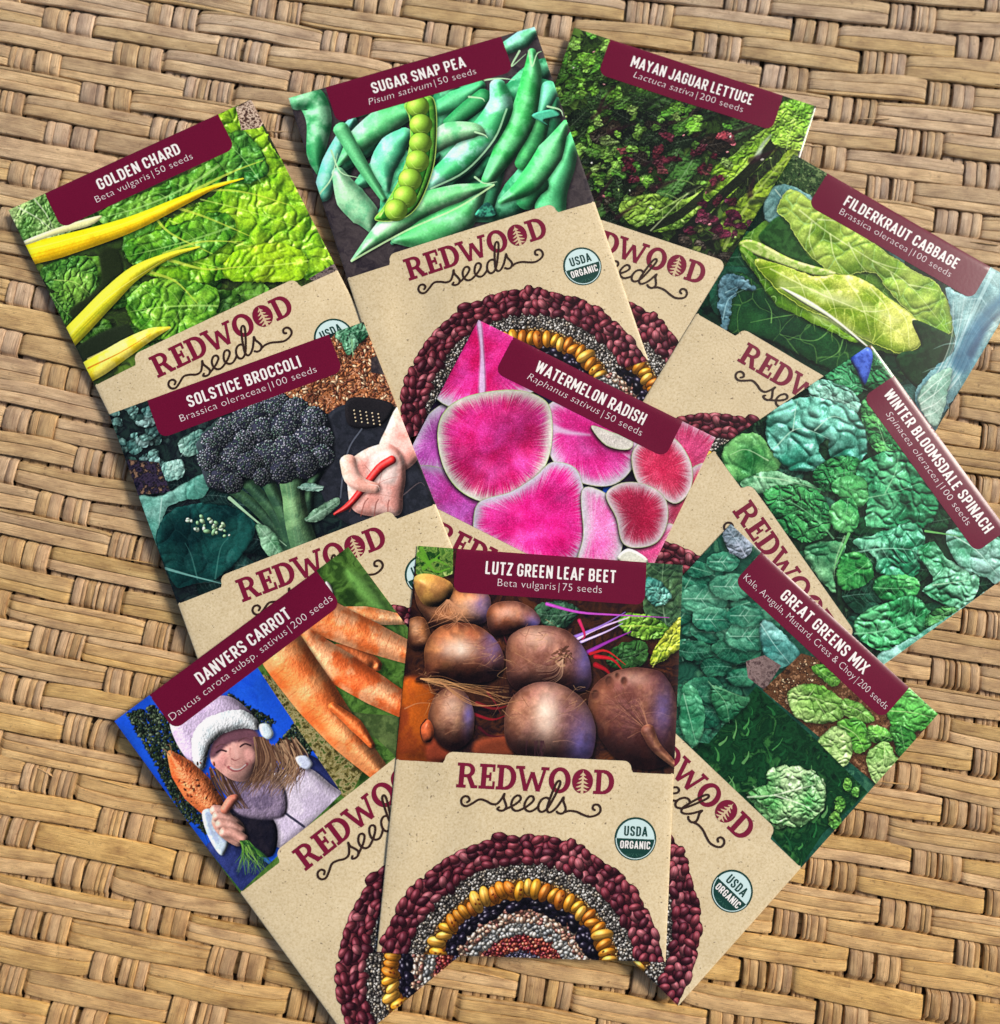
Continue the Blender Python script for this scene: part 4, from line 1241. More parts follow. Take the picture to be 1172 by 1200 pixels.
    Ph = A.T(HEAD)
    for (x, y, s) in [(380, 420, 44), (360, 480, 40), (420, 380, 44), (480, 350, 46), (400, 540, 44), (450, 470, 46), (520, 320, 46), (590, 300, 46), (540, 390, 52), (480, 420, 40), (650, 320, 48), (710, 350, 46), (620, 370, 52), (740, 410, 40), (690, 420, 52), (560, 470, 54), (620, 450, 50), (500, 500, 46), (740, 470, 40), (680, 500, 48), (610, 520, 44), (440, 560, 36), (540, 540, 30)]:
        lumps.append((x, y, s))
    sc = A.sc()
    for (x, y, s) in lumps:
        p = A.T([(x, y)])[0]
        shade = .55 + .45 * (1 - (x - 330) / 500 * .2) * (1 if y < 470 else .75)
        A.bead(p[0], p[1], s * sc, 1.0, 0, (40, 42, 58), .05, .4)
        for _ in range(int(s * 3.6)):
            a = cl.uniform(0, 6.28); q = math.sqrt(cl.random()) * s * sc
            dx, dy = q * math.cos(a), q * math.sin(a)
            k = .45 + .62 * np.clip(.5 - (dx * .5 + dy * .75) / (s * sc), 0, 1)
            c = [(116, 120, 138), (140, 140, 156), (84, 100, 104), (70, 96, 84), (104, 116, 116)][cl.integers(5)]
            A.bead(p[0] + dx, p[1] + dy, cl.uniform(1.7, 3.2), 1.1, a, tuple(v * k * (1.0 if y < 500 else .72) for v in c), .25, .6)
    # open palm with a red knife
    SK, SK2 = (226, 150, 136), (240, 186, 174)
    A.blob([(925, 450), (950, 380), (995, 300), (1060, 380), (1060, 470), (1010, 520), (950, 520)], SK, SK2, 30, .5, .05, tex=1.2, soft=1.5)
    A.blob([(822, 560), (815, 505), (850, 468), (900, 440), (960, 430), (1006, 470), (1016, 540), (1008, 600), (1002, 660), (960, 672), (880, 668), (835, 640)], SK, SK2, 34, .6, .08, tex=1.6, tcell=12, sh=.6)
    A.blob([(905, 470), (960, 450), (990, 490), (980, 560), (930, 560), (900, 520)], (244, 214, 204), round_=30, k=.2, sh=0, soft=12)
    for q in (([(830, 655), (850, 620), (866, 606)]), ([(868, 670), (880, 628), (892, 612)]), ([(912, 674), (918, 632), (926, 616)]), ([(958, 672), (958, 634), (962, 618)])):
        A.line(q, 3.4, (136, 72, 62), .65, taper=False)
    for q in ([(846, 612), (900, 596), (970, 606), (1006, 618)], [(900, 600), (930, 560), (985, 540), (1008, 548)], [(926, 590), (934, 540), (950, 500), (990, 470)], [(880, 500), (902, 530), (900, 566)]):
        A.line(q, 2.6, (178, 104, 92), .55)
    A.tube([(780, 664), (830, 632), (880, 572), (930, 510), (972, 482)], [8, 22, 26, 30, 30], (206, 26, 26), (222, 40, 36), .25, 12, sh=.5)
    A.tube([(824, 486), (838, 540), (872, 566), (918, 578)], [54, 56, 46, 36], (214, 150, 132), (228, 176, 160), .08, 8, sh=.45, k=.6)
    A.line([(900, 566), (924, 570), (930, 584)], 3, (244, 206, 196), .8)
    A.line([(1010, 600), (1060, 560), (1080, 570)], 3, (110, 90, 90), .6)
    return A.grade(1.08, .92)
def paint_carrot():
    A = Art('carrot', (130, 640, 2.143), bgc=(40, 70, 30))
    # right picture: carrots on grass
    A.noise_fill([(30, 56, 18), (60, 96, 34), (86, 128, 52), (44, 74, 26)], 30, seed=5, contrast=1.8)
    A.noise_fill([(60, 56, 24), (120, 112, 60), (170, 156, 110), (70, 90, 34)], 10, contrast=2.6, poly=[(380, 320), (480, 340), (640, 560), (600, 640), (380, 420)])
    A.blob([(590, 60), (640, 80), (700, 160), (740, 260), (700, 200), (620, 120)], (70, 110, 50), (100, 150, 70), 30, .4, 0, sh=0, soft=14)
    O, O2 = (232, 112, 50), (244, 168, 116)
    kw = dict(amb=.5, spec=.30, sp=9, tex=1.6, tcell=9, speccol=(255, 226, 200))
    A.tube([(570, 270), (620, 280), (670, 300), (665, 310)], [50, 56, 30, 10], (200, 100, 50), None, **kw)
    A.tube([(560, 170), (640, 175), (700, 182), (760, 190)], [36, 46, 34, 16], (226, 130, 70), (236, 180, 130), **kw)
    A.tube([(420, 110), (540, 178), (660, 232), (790, 286)], [90, 92, 76, 46], O, O2, **kw)
    A.tube([(490, 240), (580, 305), (670, 362), (790, 430)], [70, 84, 76, 50], (222, 96, 40), O2, **kw)
    A.blob([(470, 400), (640, 420), (740, 440), (740, 540), (650, 470)], (60, 80, 40), (90, 110, 60), 20, .5, 0, sh=.2)
    A.tube([(380, 170), (440, 268), (520, 378), (600, 480), (700, 590)], [100, 118, 110, 84, 40], O, (236, 150, 90), **kw)
    A.tube([(560, 400), (620, 450), (660, 500)], [20, 34, 16], (210, 100, 44), None, **kw)
    r = np.random.default_rng(2)
    for t in np.linspace(.1, .95, 16):
        x, y = 420 + t * 240, 270 + t * 280
        o = r.uniform(-34, 20)
        A.line([(x + o + 16, y - o - 12), (x + o, y - o), (x + o - 8, y - o + 10)], 1.8, (190, 84, 36), .45, soft=1.2)
    for t in np.linspace(.1, .9, 10):
        x, y = 500 + t * 240, 170 + t * 100
        A.line([(x + 10, y - 26), (x, y), (x - 4, y + 20)], 2.0, (184, 80, 34), .55)
    A.blob([(540, 90), (552, 95), (562, 120), (548, 124)], (230, 226, 220), round_=5)
    # left picture: person with a carrot under a blue sky, cut along a straight seam
    seam = [(370, 300), (585, 620), (330, 870), (-20, 440), (100, 340), (240, 240)]
    B = Art('carrot', (130, 640, 2.143), bgc=(24, 70, 200))
    B.noise_fill([(16, 60, 190), (30, 90, 220), (20, 70, 206)], 90, seed=4, contrast=1.2)
    # foliage
    def bush(poly, n, cols, rr=(2, 6)):
        B.scatter(poly, int(n * 2.2), (1.2, 3.6), cols + [(90, 106, 80)], asp=1.9, spec=.15, seed=n, edge_dark=.2)
    DK = [(16, 30, 20), (30, 48, 28), (44, 62, 36), (20, 26, 22), (60, 74, 50)]
    bush([(40, 420), (110, 400), (200, 500), (220, 600), (160, 640), (120, 560)], 620, DK, (2, 6))
    bush([(120, 560), (240, 600), (260, 740), (180, 680)], 260, DK, (2, 5))
    bush([(300, 370), (420, 440), (400, 460), (320, 430)], 160, DK, (2, 5))
    bush([(420, 500), (470, 440), (510, 500), (500, 560), (430, 540)], 260, DK, (2, 5))
    for q in ([(200, 640), (260, 720), (330, 760)], [(160, 590), (220, 680), (250, 760)], [(190, 700), (230, 680), (280, 690)]):
        B.line(q, 3, (20, 30, 20), .8)
    # coat and fleece
    B.blob([(240, 760), (300, 740), (400, 800), (440, 830), (340, 880), (290, 840)], (34, 44, 96), (46, 56, 116), 30, .8, .05, tex=2)
    B.blob([(480, 520), (520, 530), (560, 560), (600, 620), (560, 660), (520, 600)], (30, 36, 84), (40, 48, 100), 20, .8, .05)
    B.blob([(330, 640), (380, 590), (440, 560), (500, 555), (560, 600), (600, 640), (520, 700), (440, 760), (380, 720)], (204, 190, 214), (222, 210, 228), 30, .7, .05, tex=1.2, tcell=5)
    B.blob([(300, 660), (360, 640), (420, 700), (410, 780), (340, 760)], (24, 22, 34), (34, 30, 40), 16, .7, 0, tex=2)
    B.line([(395, 620), (430, 660), (490, 705)], 6, (40, 40, 60), .9, taper=False)
    B.blob([(290, 560), (380, 560), (440, 600), (440, 680), (340, 680), (300, 640)], (120, 104, 132), (150, 132, 158), 20, .6, 0, sh=0, soft=4, tex=3, tcell=6)
    # hair behind
    for k in range(90):
        x = 350 + r.uniform(0, 140)
        y0 = 480 + r.uniform(0, 40)
        c = [(96, 66, 50), (140, 104, 78), (70, 46, 36), (170, 136, 104)][r.integers(4)]
        for q_ in range(3):
            o_ = r.uniform(-8, 8)
            B.line([(x - 20 + o_, y0), (x + o_ + r.uniform(-14, 14), y0 + 50), (x - 26 + o_ + r.uniform(-18, 18), y0 + 100 + r.uniform(-20, 16))], 3.6, tuple(np.array(c) * r.uniform(.7, 1.15)), .85)
    for k in range(34):
        x = 250 + r.uniform(0, 50)
        c = [(90, 62, 46), (130, 96, 70), (66, 44, 34)][r.integers(3)]
        B.line([(x, 560), (x + 20 + r.uniform(-10, 10), 610), (x + 56 + r.uniform(-14, 14), 660)], 4, c, .9)
    # hat: crown and fleece brim
    B.blob([(150, 430), (200, 400), (270, 375), (320, 385), (370, 440), (300, 460), (240, 500), (215, 550), (170, 500)], (186, 162, 196), (206, 186, 216), 34, .8, .05, tex=1.6, tcell=5)
    # face, half in the shade of the hat
    B.blob([(255, 540), (262, 500), (300, 470), (345, 462), (372, 490), (378, 530), (368, 568), (342, 590), (310, 588), (280, 568)], (206, 146, 136), (216, 160, 148), 44, .55, .05, tex=.5, sh=.3)
    B.blob([(250, 524), (268, 478), (330, 450), (374, 466), (376, 506), (346, 490), (300, 498), (266, 530)], (112, 72, 84), round_=12, k=.2, sh=0, soft=7)
    B.blob([(266, 538), (284, 524), (298, 534), (292, 552), (276, 556)], (228, 158, 150), round_=20, k=.1, sh=0, soft=8)
    B.blob([(340, 516), (354, 508), (368, 522), (362, 540), (346, 540)], (228, 164, 154), round_=20, k=.1, sh=0, soft=8)
    B.line([(312, 496), (318, 516), (322, 528)], 9, (232, 178, 166), .75, soft=3, taper=False)
    B.line([(308, 534), (318, 538), (330, 532)], 3.4, (140, 76, 74), .8, soft=1.4)
    B.line([(304, 508), (304, 522), (306, 532)], 3, (156, 92, 92), .5, soft=2)
    for q in ([(270, 518), (281, 512), (294, 515)], [(330, 503), (342, 496), (356, 500)]):
        B.line(q, 4.4, (46, 26, 32), .9, taper=False, soft=1.2)
    for q in ([(268, 506), (282, 497), (297, 501)], [(326, 489), (342, 481), (359, 486)]):
        B.line(q, 4, (84, 52, 50), .65, soft=1.5)
    B.line([(300, 555), (313, 563), (330, 561), (347, 547)], 7, (150, 66, 70), .7, taper=False, soft=1.2)
    B.line([(305, 556), (316, 561), (330, 559), (343, 549)], 3.2, (226, 214, 208), .9, taper=False, soft=1)
    B.line([(290, 548), (296, 556), (298, 564)], 2.6, (156, 90, 86), .5, soft=1.5)
    B.line([(354, 536), (358, 546), (356, 556)], 2.6, (156, 90, 86), .5, soft=1.5)
    B.blob([(215, 560), (205, 500), (222, 450), (270, 420), (330, 410), (368, 430), (376, 460), (340, 456), (290, 468), (258, 496), (246, 530), (236, 560)], (222, 234, 238), (240, 244, 246), 22, .8, .05, tex=2.2, tcell=4, warp=3, wcell=6, sh=.6)
    for k in range(44):
        x = 372 + r.uniform(-8, 26)
        c = [(110, 78, 58), (150, 114, 86), (80, 54, 42)][r.integers(3)]
        B.line([(x, 480), (x + r.uniform(0, 20), 540), (x - 18 + r.uniform(-8, 20), 590)], 4, c, .9)
    B.blob([(378, 448), (400, 446), (414, 470), (402, 484), (384, 474)], (206, 224, 232), round_=10, tex=1, tcell=4, k=.5, soft=2)
    B.blob([(470, 530), (496, 526), (512, 546), (500, 560), (480, 552)], (206, 214, 236), round_=8, tex=1, tcell=4, k=.5, soft=2)
    # carrot in the raised hand
    B.tube([(150, 520), (180, 560), (220, 610), (262, 660)], [16, 62, 80, 60], (190, 84, 40), (206, 110, 60), spec=.25, sp=8, tex=4, tcell=6)
    for k in range(40):
        p = B.T([(r.uniform(165, 265), r.uniform(530, 660))])[0]
        B.bead(p[0], p[1], r.uniform(.8, 3), 2, r.uniform(0, 3), [(90, 44, 26), (150, 70, 40), (60, 36, 26)][r.integers(3)], .05, .1)
    for q in ([(150, 525), (135, 510), (130, 520)], [(155, 520), (150, 500), (140, 500)]):
        B.line(q, 3, (150, 110, 80), .9)
    B.blob([(232, 670), (262, 664), (280, 700), (300, 740), (280, 780), (246, 730)], (206, 224, 236), (180, 196, 226), 10, .8, .1)
    B.blob([(256, 690), (280, 672), (316, 680), (340, 706), (346, 736), (326, 756), (296, 744), (268, 720)], (212, 156, 140), (222, 170, 152), 20, 1.0, .1)
    for (xa, ya, xb, yb) in ((262, 664, 300, 684), (268, 680, 316, 700), (276, 700, 330, 718), (286, 720, 338, 738)):
        B.tube([(xa, ya), ((xa + xb) / 2, (ya + yb) / 2 - 6), (xb, yb)], [26, 28, 24], (220, 164, 148), (206, 148, 132), spec=.15, sp=8, sh=.5)
    B.tube([(290, 664), (306, 640), (318, 632)], [24, 26, 18], (206, 120, 96), None, spec=.15, sp=8, sh=.5)
    for k in range(60):
        x = 330 + r.uniform(0, 60)
        B.line([(335 + r.uniform(-8, 14), 742), (x, 775), (x + r.uniform(-20, 40), 800 + r.uniform(-10, 30))], 2.6, [(90, 150, 50), (50, 100, 40), (130, 180, 80), (30, 60, 36)][r.integers(4)], .9)
    P, b, d = A.region(seam, curve=False)
    x0, y0, x1, y1 = b
    A.paint(b, B.im[y0:y1, x0:x1], sstep(-.7, .7, d))
    return A.grade()


def paint_greens():
    A = Art('greens', (760, 610, 2.0686), bgc=(20, 50, 34))
    # kale bed, upper left
    A.noise_fill([(10, 40, 30), (24, 70, 52), (14, 50, 38), (50, 100, 70)], 34, seed=3)
    r = np.random.default_rng(8)
    for _ in range(26):
        x, y = r.uniform(60, 290), r.uniform(0, 330)
        a = r.uniform(0, 6.28); s = r.uniform(22, 50)
        pts = [(x + s * q * math.cos(a + t), y + s * .62 * q * math.sin(a + t)) for t, q in zip(np.linspace(0, 6.28, 10)[:-1], r.uniform(.8, 1.1, 9))]
        tip = (x + s * .8 * math.cos(a), y + s * .5 * math.sin(a)); tl = (x - s * .8 * math.cos(a), y - s * .5 * math.sin(a))
        A.leaf(pts, (16, 84, 60), (70, 150, 112), 30, 4, .35, (150, 206, 170), [[tl, (x, y), tip]], 3, round_=12)
    for _ in range(26):
        x, y = r.uniform(50, 250), r.uniform(300, 600)
        s = r.uniform(34, 66)
        a = r.uniform(0, 6.28)
        pts = [(x + s * q * math.cos(a + t), y + s * .62 * q * math.sin(a + t)) for t, q in zip(np.linspace(0, 6.28, 10)[:-1], r.uniform(.8, 1.1, 9))]
        A.leaf(pts, (12, 66, 46), (54, 130, 92), 34, 4, .3, round_=12, sh=.8)
    for (x, y, a, s) in ((130, 190, .4, 60), (150, 240, 0, 50), (200, 160, 1.2, 56), (240, 280, 1.0, 60), (180, 100, .8, 40), (230, 230, .3, 44)):
        pts = [(x + s * math.cos(t), y + s * .6 * math.sin(t)) for t in np.linspace(0, 6.28, 12)[:-1]]
        A.leaf(pts, (20, 96, 70), (90, 170, 130), 34, 4, .4, (170, 216, 190), [[(x - s * .8, y), (x, y), (x + s * .8, y)], [(x - s * .3, y), (x, y - s * .4)], [(x, y), (x + s * .3, y - s * .4)], [(x - s * .1, y), (x + s * .2, y + s * .4)]], 2.5, round_=12)
    A.leaf([(180, 20), (215, 10), (250, 60), (230, 90), (190, 70)], (90, 110, 120), (170, 180, 200), 20, 5, .3)
    A.leaf([(270, 240), (300, 250), (340, 290), (362, 325), (320, 355), (285, 340), (265, 290)], (50, 130, 120), (120, 190, 180), 34, 4, .4, (190, 224, 214), [[(268, 250), (300, 300), (340, 350)]], 3)
    A.noise_fill([(66, 50, 50), (120, 100, 96), (90, 72, 70)], 9, contrast=2.4, poly=[(230, 340), (275, 325), (315, 350), (275, 410), (235, 380)])
    # soil picture with young mustard, right
    A.noise_fill([(40, 24, 14), (92, 58, 34), (60, 36, 20), (130, 92, 62)], 10, contrast=2.6, poly=[(365, 320), (640, 400), (740, 480), (550, 640), (270, 410)])
    A.scatter([(370, 330), (420, 330), (420, 470), (340, 460), (290, 410)], 160, (1, 3), [(150, 110, 76), (100, 64, 40), (70, 44, 28), (190, 160, 120)], asp=1.6, spec=.1, seed=4)
    LG, LL = (86, 150, 46), (170, 214, 116)
    V = (200, 226, 150)
    A.leaf([(395, 350), (440, 350), (460, 390), (440, 400), (400, 370)], (50, 120, 30), (110, 176, 60), 20, 5, .4)
    A.leaf([(575, 450), (600, 420), (650, 400), (700, 440), (712, 480), (660, 510), (600, 510), (580, 480)], (50, 140, 40), (96, 190, 80), 24, 6, .5, V, [[(580, 460), (640, 465), (700, 480)]], 3)
    A.leaf([(585, 500), (640, 510), (650, 560), (620, 600), (600, 560)], (30, 100, 34), (80, 160, 60), 24, 6, .4)
    A.leaf([(330, 420), (350, 400), (400, 394), (450, 420), (475, 450), (460, 480), (400, 490), (345, 470)], LG, LL, 24, 6, .5, V, [[(335, 420), (400, 430), (470, 460)], [(380, 428), (400, 400)], [(400, 432), (430, 480)]], 3)
    A.leaf([(470, 430), (520, 450), (545, 480), (520, 490), (470, 470)], (96, 160, 56), (176, 216, 120), 20, 5, .5)
    A.leaf([(450, 490), (500, 480), (530, 510), (535, 550), (500, 565), (485, 540)], (60, 140, 40), (120, 196, 70), 24, 6, .5, V, [[(460, 495), (500, 520), (520, 560)]], 3)
    A.leaf([(530, 500), (570, 500), (590, 530), (560, 540), (530, 530)], (50, 130, 40), (110, 186, 70), 20, 6, .5)
    A.leaf([(400, 545), (440, 500), (475, 510), (490, 550), (480, 590), (450, 595), (430, 570)], LG, (180, 220, 130), 24, 6, .5, V, [[(405, 545), (440, 545), (470, 590)]], 3)
    A.leaf([(530, 560), (570, 535), (600, 570), (605, 590), (570, 635), (545, 635), (530, 600)], (100, 170, 60), (190, 226, 140), 26, 6, .5, V, [[(570, 540), (568, 590), (550, 635)], [(568, 570), (590, 580)], [(568, 580), (540, 600)]], 3)
    # dark bed with one pale ruffled leaf, below
    poly = [(255, 400), (400, 530), (530, 660), (420, 760), (365, 845), (270, 740), (60, 530), (140, 540)]
    A.noise_fill([(4, 26, 12), (14, 56, 26), (6, 34, 16), (40, 92, 40)], 30, seed=6, poly=poly)
    for _ in range(60):
        x = r.uniform(150, 480); y = r.uniform(440, 800)
        if y < 400 + (x - 255) * .93 + 20 or y > 560 + (x - 60) * .93 + 30:
            continue
        a = r.uniform(-2.4, -.6); s = r.uniform(16, 44)
        A.line([(x, y), (x + s * .5 * math.cos(a) + 4, y + s * .5 * math.sin(a)), (x + s * math.cos(a), y + s * math.sin(a))], r.uniform(3, 9), [(30, 96, 44), (60, 130, 60), (20, 70, 34), (90, 150, 80)][r.integers(4)], .8)
    A.leaf([(80, 400), (110, 410), (130, 460), (125, 520), (100, 550), (70, 500)], (30, 110, 70), (90, 170, 120), 34, 4, .4, (160, 206, 170), [[(80, 420), (110, 540)]], 3)
    A.leaf([(150, 400), (210, 420), (240, 430), (220, 460), (180, 490), (150, 450)], (16, 80, 46), (60, 130, 84), 24, 4, .4, (140, 190, 140), [[(140, 390), (180, 440), (190, 490)], [(150, 400), (230, 430)]], 2.5)
    A.leaf([(240, 660), (290, 640), (340, 660), (330, 740), (290, 740), (250, 690)], (60, 120, 60), (140, 190, 120), 20, 5, .4)
    A.leaf([(230, 660), (280, 640), (285, 605), (330, 595), (400, 610), (428, 660), (420, 700), (400, 720), (370, 740), (330, 740), (290, 730), (285, 700)], (70, 150, 70), (176, 216, 150), 22, 8, .55, (226, 240, 206), [[(235, 670), (300, 665), (350, 650)], [(300, 665), (370, 690), (400, 710)], [(320, 660), (400, 640)]], 5, warp=6)
    for (x, y, s) in ((460, 690, 20), (450, 730, 22), (480, 640, 16), (500, 660, 14)):
        A.leaf([(x + s * math.cos(t) * .7, y + s * math.sin(t)) for t in np.linspace(0, 6.28, 8)[:-1]], (50, 120, 40), (120, 180, 70), 12, 5, .4)
    return A.grade(1.1, .9)


def paint_beet():
    A = Art('beet', (440, 630, 3.168), bgc=(44, 24, 20))
    A.noise_fill([(20, 12, 14), (60, 32, 20), (30, 16, 18), (84, 44, 22)], 50, seed=2)
    A.blob([(80, 560), (140, 500), (220, 560), (260, 700), (280, 800), (80, 820)], (160, 76, 20), (120, 50, 20), 60, .5, 0, sh=0, soft=10)
    A.blob([(200, 740), (280, 720), (300, 800), (200, 820)], (120, 50, 30), round_=20, k=.6, sh=0, soft=8)
    A.blob([(380, 740), (500, 720), (520, 800), (380, 800)], (110, 50, 30), round_=20, k=.6, sh=0, soft=10)
    # green tops and stems
    A.leaf([(1000, 90), (1150, 100), (1150, 300), (1060, 330), (1000, 260)], (30, 60, 40), (90, 130, 80), 30, 5, .3)
    A.leaf([(1010, 150), (1060, 160), (1100, 220), (1040, 250), (1000, 200)], (30, 110, 100), (110, 180, 160), 20, 6, .5)
    A.leaf([(900, 300), (960, 270), (1060, 300), (1090, 340), (1020, 370), (940, 350)], (60, 110, 30), (130, 180, 60), 20, 7, .5, (190, 200, 90), [[(920, 320), (1000, 320), (1080, 330)]], 4)
    A.leaf([(1040, 400), (1090, 330), (1140, 290), (1140, 380), (1080, 440), (1020, 460)], (90, 130, 30), (190, 200, 60), 20, 6, .5)
    A.leaf([(860, 430), (920, 380), (1000, 380), (1010, 440), (950, 480), (880, 470)], (24, 60, 26), (60, 110, 50), 20, 6, .3)
    A.leaf([(600, 250), (680, 230), (760, 260), (700, 330), (620, 310)], (20, 50, 36), (60, 100, 70), 24, 5, .3)
    A.noise_fill([(24, 60, 20), (110, 140, 60), (50, 90, 30), (170, 190, 110)], 16, contrast=2.6, poly=[(150, 20), (290, 40), (290, 130), (200, 160), (150, 130)])
    for q in ([(160, 60), (200, 90), (240, 60)], [(180, 110), (220, 80), (270, 100)], [(170, 40), (220, 120), (280, 110)]):
        A.line(q, 12, (90, 150, 40), .8)
    for q, w, c in (([(640, 240), (760, 270), (900, 280), (1090, 290)], 9, (150, 60, 150)), ([(700, 400), (800, 340), (940, 290)], 12, (190, 160, 210)), ([(740, 360), (840, 320), (930, 270)], 9, (120, 90, 160)),
                    ([(780, 420), (860, 380), (950, 340)], 12, (120, 40, 130)), ([(760, 380), (860, 340), (920, 310)], 7, (170, 150, 220)), ([(820, 430), (880, 440), (920, 480)], 12, (150, 20, 30)), ([(820, 460), (860, 480), (880, 510)], 14, (120, 16, 24)),
                    ([(760, 300), (780, 350), (770, 370)], 10, (150, 30, 70)), ([(620, 330), (700, 340), (760, 380)], 8, (90, 50, 70))):
        A.line(q, w, c, .95, k=.5)

    for k_, (q, w, c) in enumerate((([(380, 600), (450, 620), (520, 600)], 14, (110, 24, 30)), ([(370, 640), (440, 660), (500, 640)], 12, (120, 20, 30)), ([(420, 560), (450, 600), (470, 640)], 8, (96, 26, 32)), ([(800, 420), (860, 410), (930, 460)], 12, (190, 30, 34)), ([(470, 300), (480, 350), (500, 400)], 8, (90, 30, 40)), ([(390, 690), (430, 720), (490, 720)], 12, (60, 14, 24)))):
        A.line(q, w * .7, c, .8, k=.2)

    def beet(pts, c, c2, hx, hy, hr, blue=None, round_=70, hot=.8):
        res = A.blob(pts, c, c2, round_, 1.1, .10, 8, sh=.9, tex=4, tcell=34, lx=-.35, ly=-.7, warp=3, wcell=50)
        if res is None:
            return
        b, d = res
        x0, y0, x1, y1 = b
        Y, X = np.mgrid[y0:y1, x0:x1].astype(np.float32)
        sc = A.sc()
        # rings of the skin and fibres
        n = vnoise(y1 - y0, x1 - x0, 20, octaves=4)
        m = sstep(-1, 2, d)
        n = bblur(n, 2)
        A.paint(b, col3((70, 32, 22)), m * np.clip((n - .42) * 1.6, 0, .42))
        A.paint(b, col3((20, 8, 10)), m * sstep(.45, 1.05, (Y - y0) / (y1 - y0)) * .62)
        A.paint(b, col3((232, 150, 84)), m * (1 - sstep(.0, .6, (X - x0) / (x1 - x0))) * (1 - sstep(.3, .8, (Y - y0) / (y1 - y0))) * .28)
        fl = vnoise(y1 - y0, x1 - x0, 14, octaves=4)
        A.paint(b, col3((206, 150, 104)), m * np.clip((bblur(fl, 1) - .50) * 1.1, 0, .22) * (1 - sstep(.3, .9, (Y - y0) / (y1 - y0))))
        A.paint(b, col3((24, 10, 10)), m * np.clip(1 - d / (16 * A.sc() * 2.2), 0, 1) ** 1.6 * .55)
        # long scratches and old leaf scars round the skin
        for _ in range(9):
            cxy = P0 = A.T(pts).mean(0) + ar.normal(0, .25, 2) * (x1 - x0)
            a0 = ar.uniform(-.4, .4)
            ln = (x1 - x0) * ar.uniform(.15, .4)
            A.line([cxy - np.array([math.cos(a0), math.sin(a0)]) * ln * .5, cxy + np.array([0, -ln * .10]), cxy + np.array([math.cos(a0), math.sin(a0)]) * ln * .5], 2, [(206, 150, 110), (76, 40, 28)][ar.integers(2)], .35, raw=True, soft=1.2) if d[int(np.clip(cxy[1] - y0, 0, d.shape[0] - 1)), int(np.clip(cxy[0] - x0, 0, d.shape[1] - 1))] > ln * .5 else None
        p = A.T([(hx, hy)])[0]
        q = np.exp(-(((X - p[0]) / (hr[0] * sc)) ** 2 + ((Y - p[1]) / (hr[1] * sc)) ** 2))
        q = q * (.6 + .8 * n)
        A.paint(b, col3((255, 236, 214)), np.clip(q * hot * .85, 0, .9) * m)
        if blue is not None:
            p = A.T([blue[:2]])[0]
            q = np.exp(-(((X - p[0]) / (blue[2] * sc)) ** 2 + ((Y - p[1]) / (blue[3] * sc)) ** 2))
            A.paint(b, col3((120, 116, 216)), np.clip(q * .45 * (.5 + n), 0, 1) * m)
    BR, BR2 = (182, 112, 62), (136, 72, 46)
    beet([(160, 250), (150, 180), (220, 150), (300, 180), (420, 200), (425, 290), (360, 320), (230, 330)], (164, 110, 76), BR, 330, 250, (50, 40), (400, 240, 40, 50), 40, .3)
    A.blob([(140, 150), (200, 130), (290, 170), (260, 240), (180, 240)], (190, 140, 70), (160, 110, 60), 40, .9, .2)
    beet([(120, 300), (180, 290), (210, 360), (190, 400), (130, 390)], (170, 110, 70), BR, 150, 330, (20, 24), None, 24, .3)
    beet([(418, 290), (440, 240), (520, 228), (590, 260), (614, 310), (540, 340), (440, 350)], (140, 88, 70), BR2, 500, 270, (46, 22), (590, 300, 30, 30), 40, .35)
    beet([(150, 515), (185, 480), (185, 400), (230, 330), (310, 305), (400, 325), (460, 380), (485, 450), (450, 510), (360, 530), (260, 520)], BR, BR2, 310, 400, (64, 36), (440, 390, 40, 60), 80, .95)
    beet([(490, 430), (500, 360), (560, 325), (640, 318), (720, 340), (780, 400), (805, 480), (790, 550), (700, 560), (560, 560), (500, 520)], (136, 88, 74), (106, 62, 56), 600, 360, (70, 36), (780, 440, 36, 90), 80, .5)
    r = np.random.default_rng(12)
    for k in range(26):
        a = r.uniform(0, 6.28); q = r.uniform(10, 46)
        x, y = 690 + q * math.cos(a), 430 + q * .8 * math.sin(a)
        A.line([(x, y), (x + r.uniform(-24, 24), y + r.uniform(-20, 20)), (x + r.uniform(-40, 40), y + r.uniform(-20, 30))], r.uniform(3, 7), [(60, 36, 26), (170, 130, 96), (96, 60, 44)][r.integers(3)], .75)
    for k in range(12):
        a = r.uniform(-2.2, -.9)
        A.line([(700, 440), (700 + 50 * math.cos(a + 3.6), 440 + 60 * math.sin(a + 3.6)), (700 + 110 * math.cos(a + 3.9), 440 + 100 * math.sin(a + 3.9))], 2.4, (190, 150, 120), .5)
    beet([(795, 590), (830, 520), (900, 480), (980, 470), (1060, 490), (1110, 560), (1120, 680), (1110, 800), (1060, 840), (980, 840), (880, 790), (810, 680)], (116, 70, 58), (90, 48, 46), 960, 510, (70, 24), (1065, 620, 34, 90), 90, .35)
    for (x, y, s) in ((870, 520, 14), (925, 520, 12), (820, 570, 14), (900, 500, 8)):
        A.blob([(x + s * math.cos(t), y + s * 1.3 * math.sin(t)) for t in np.linspace(0, 6.28, 7)[:-1]], (96, 56, 44), round_=8, k=-.4, sh=0, soft=5)
    for k in range(22):
        A.line([(1010 + r.uniform(-10, 10), 700), (960 + r.uniform(-60, 30), 640 + r.uniform(-60, 40)), (900 + r.uniform(-80, 60), 600 + r.uniform(-80, 80))], 2.6, [(170, 120, 90), (70, 40, 32)][r.integers(2)], .4)
    A.tube([(1010, 700), (1040, 760), (1100, 820), (1130, 850)], [50, 40, 24, 10], (130, 84, 60), (96, 56, 44), .15, 8)
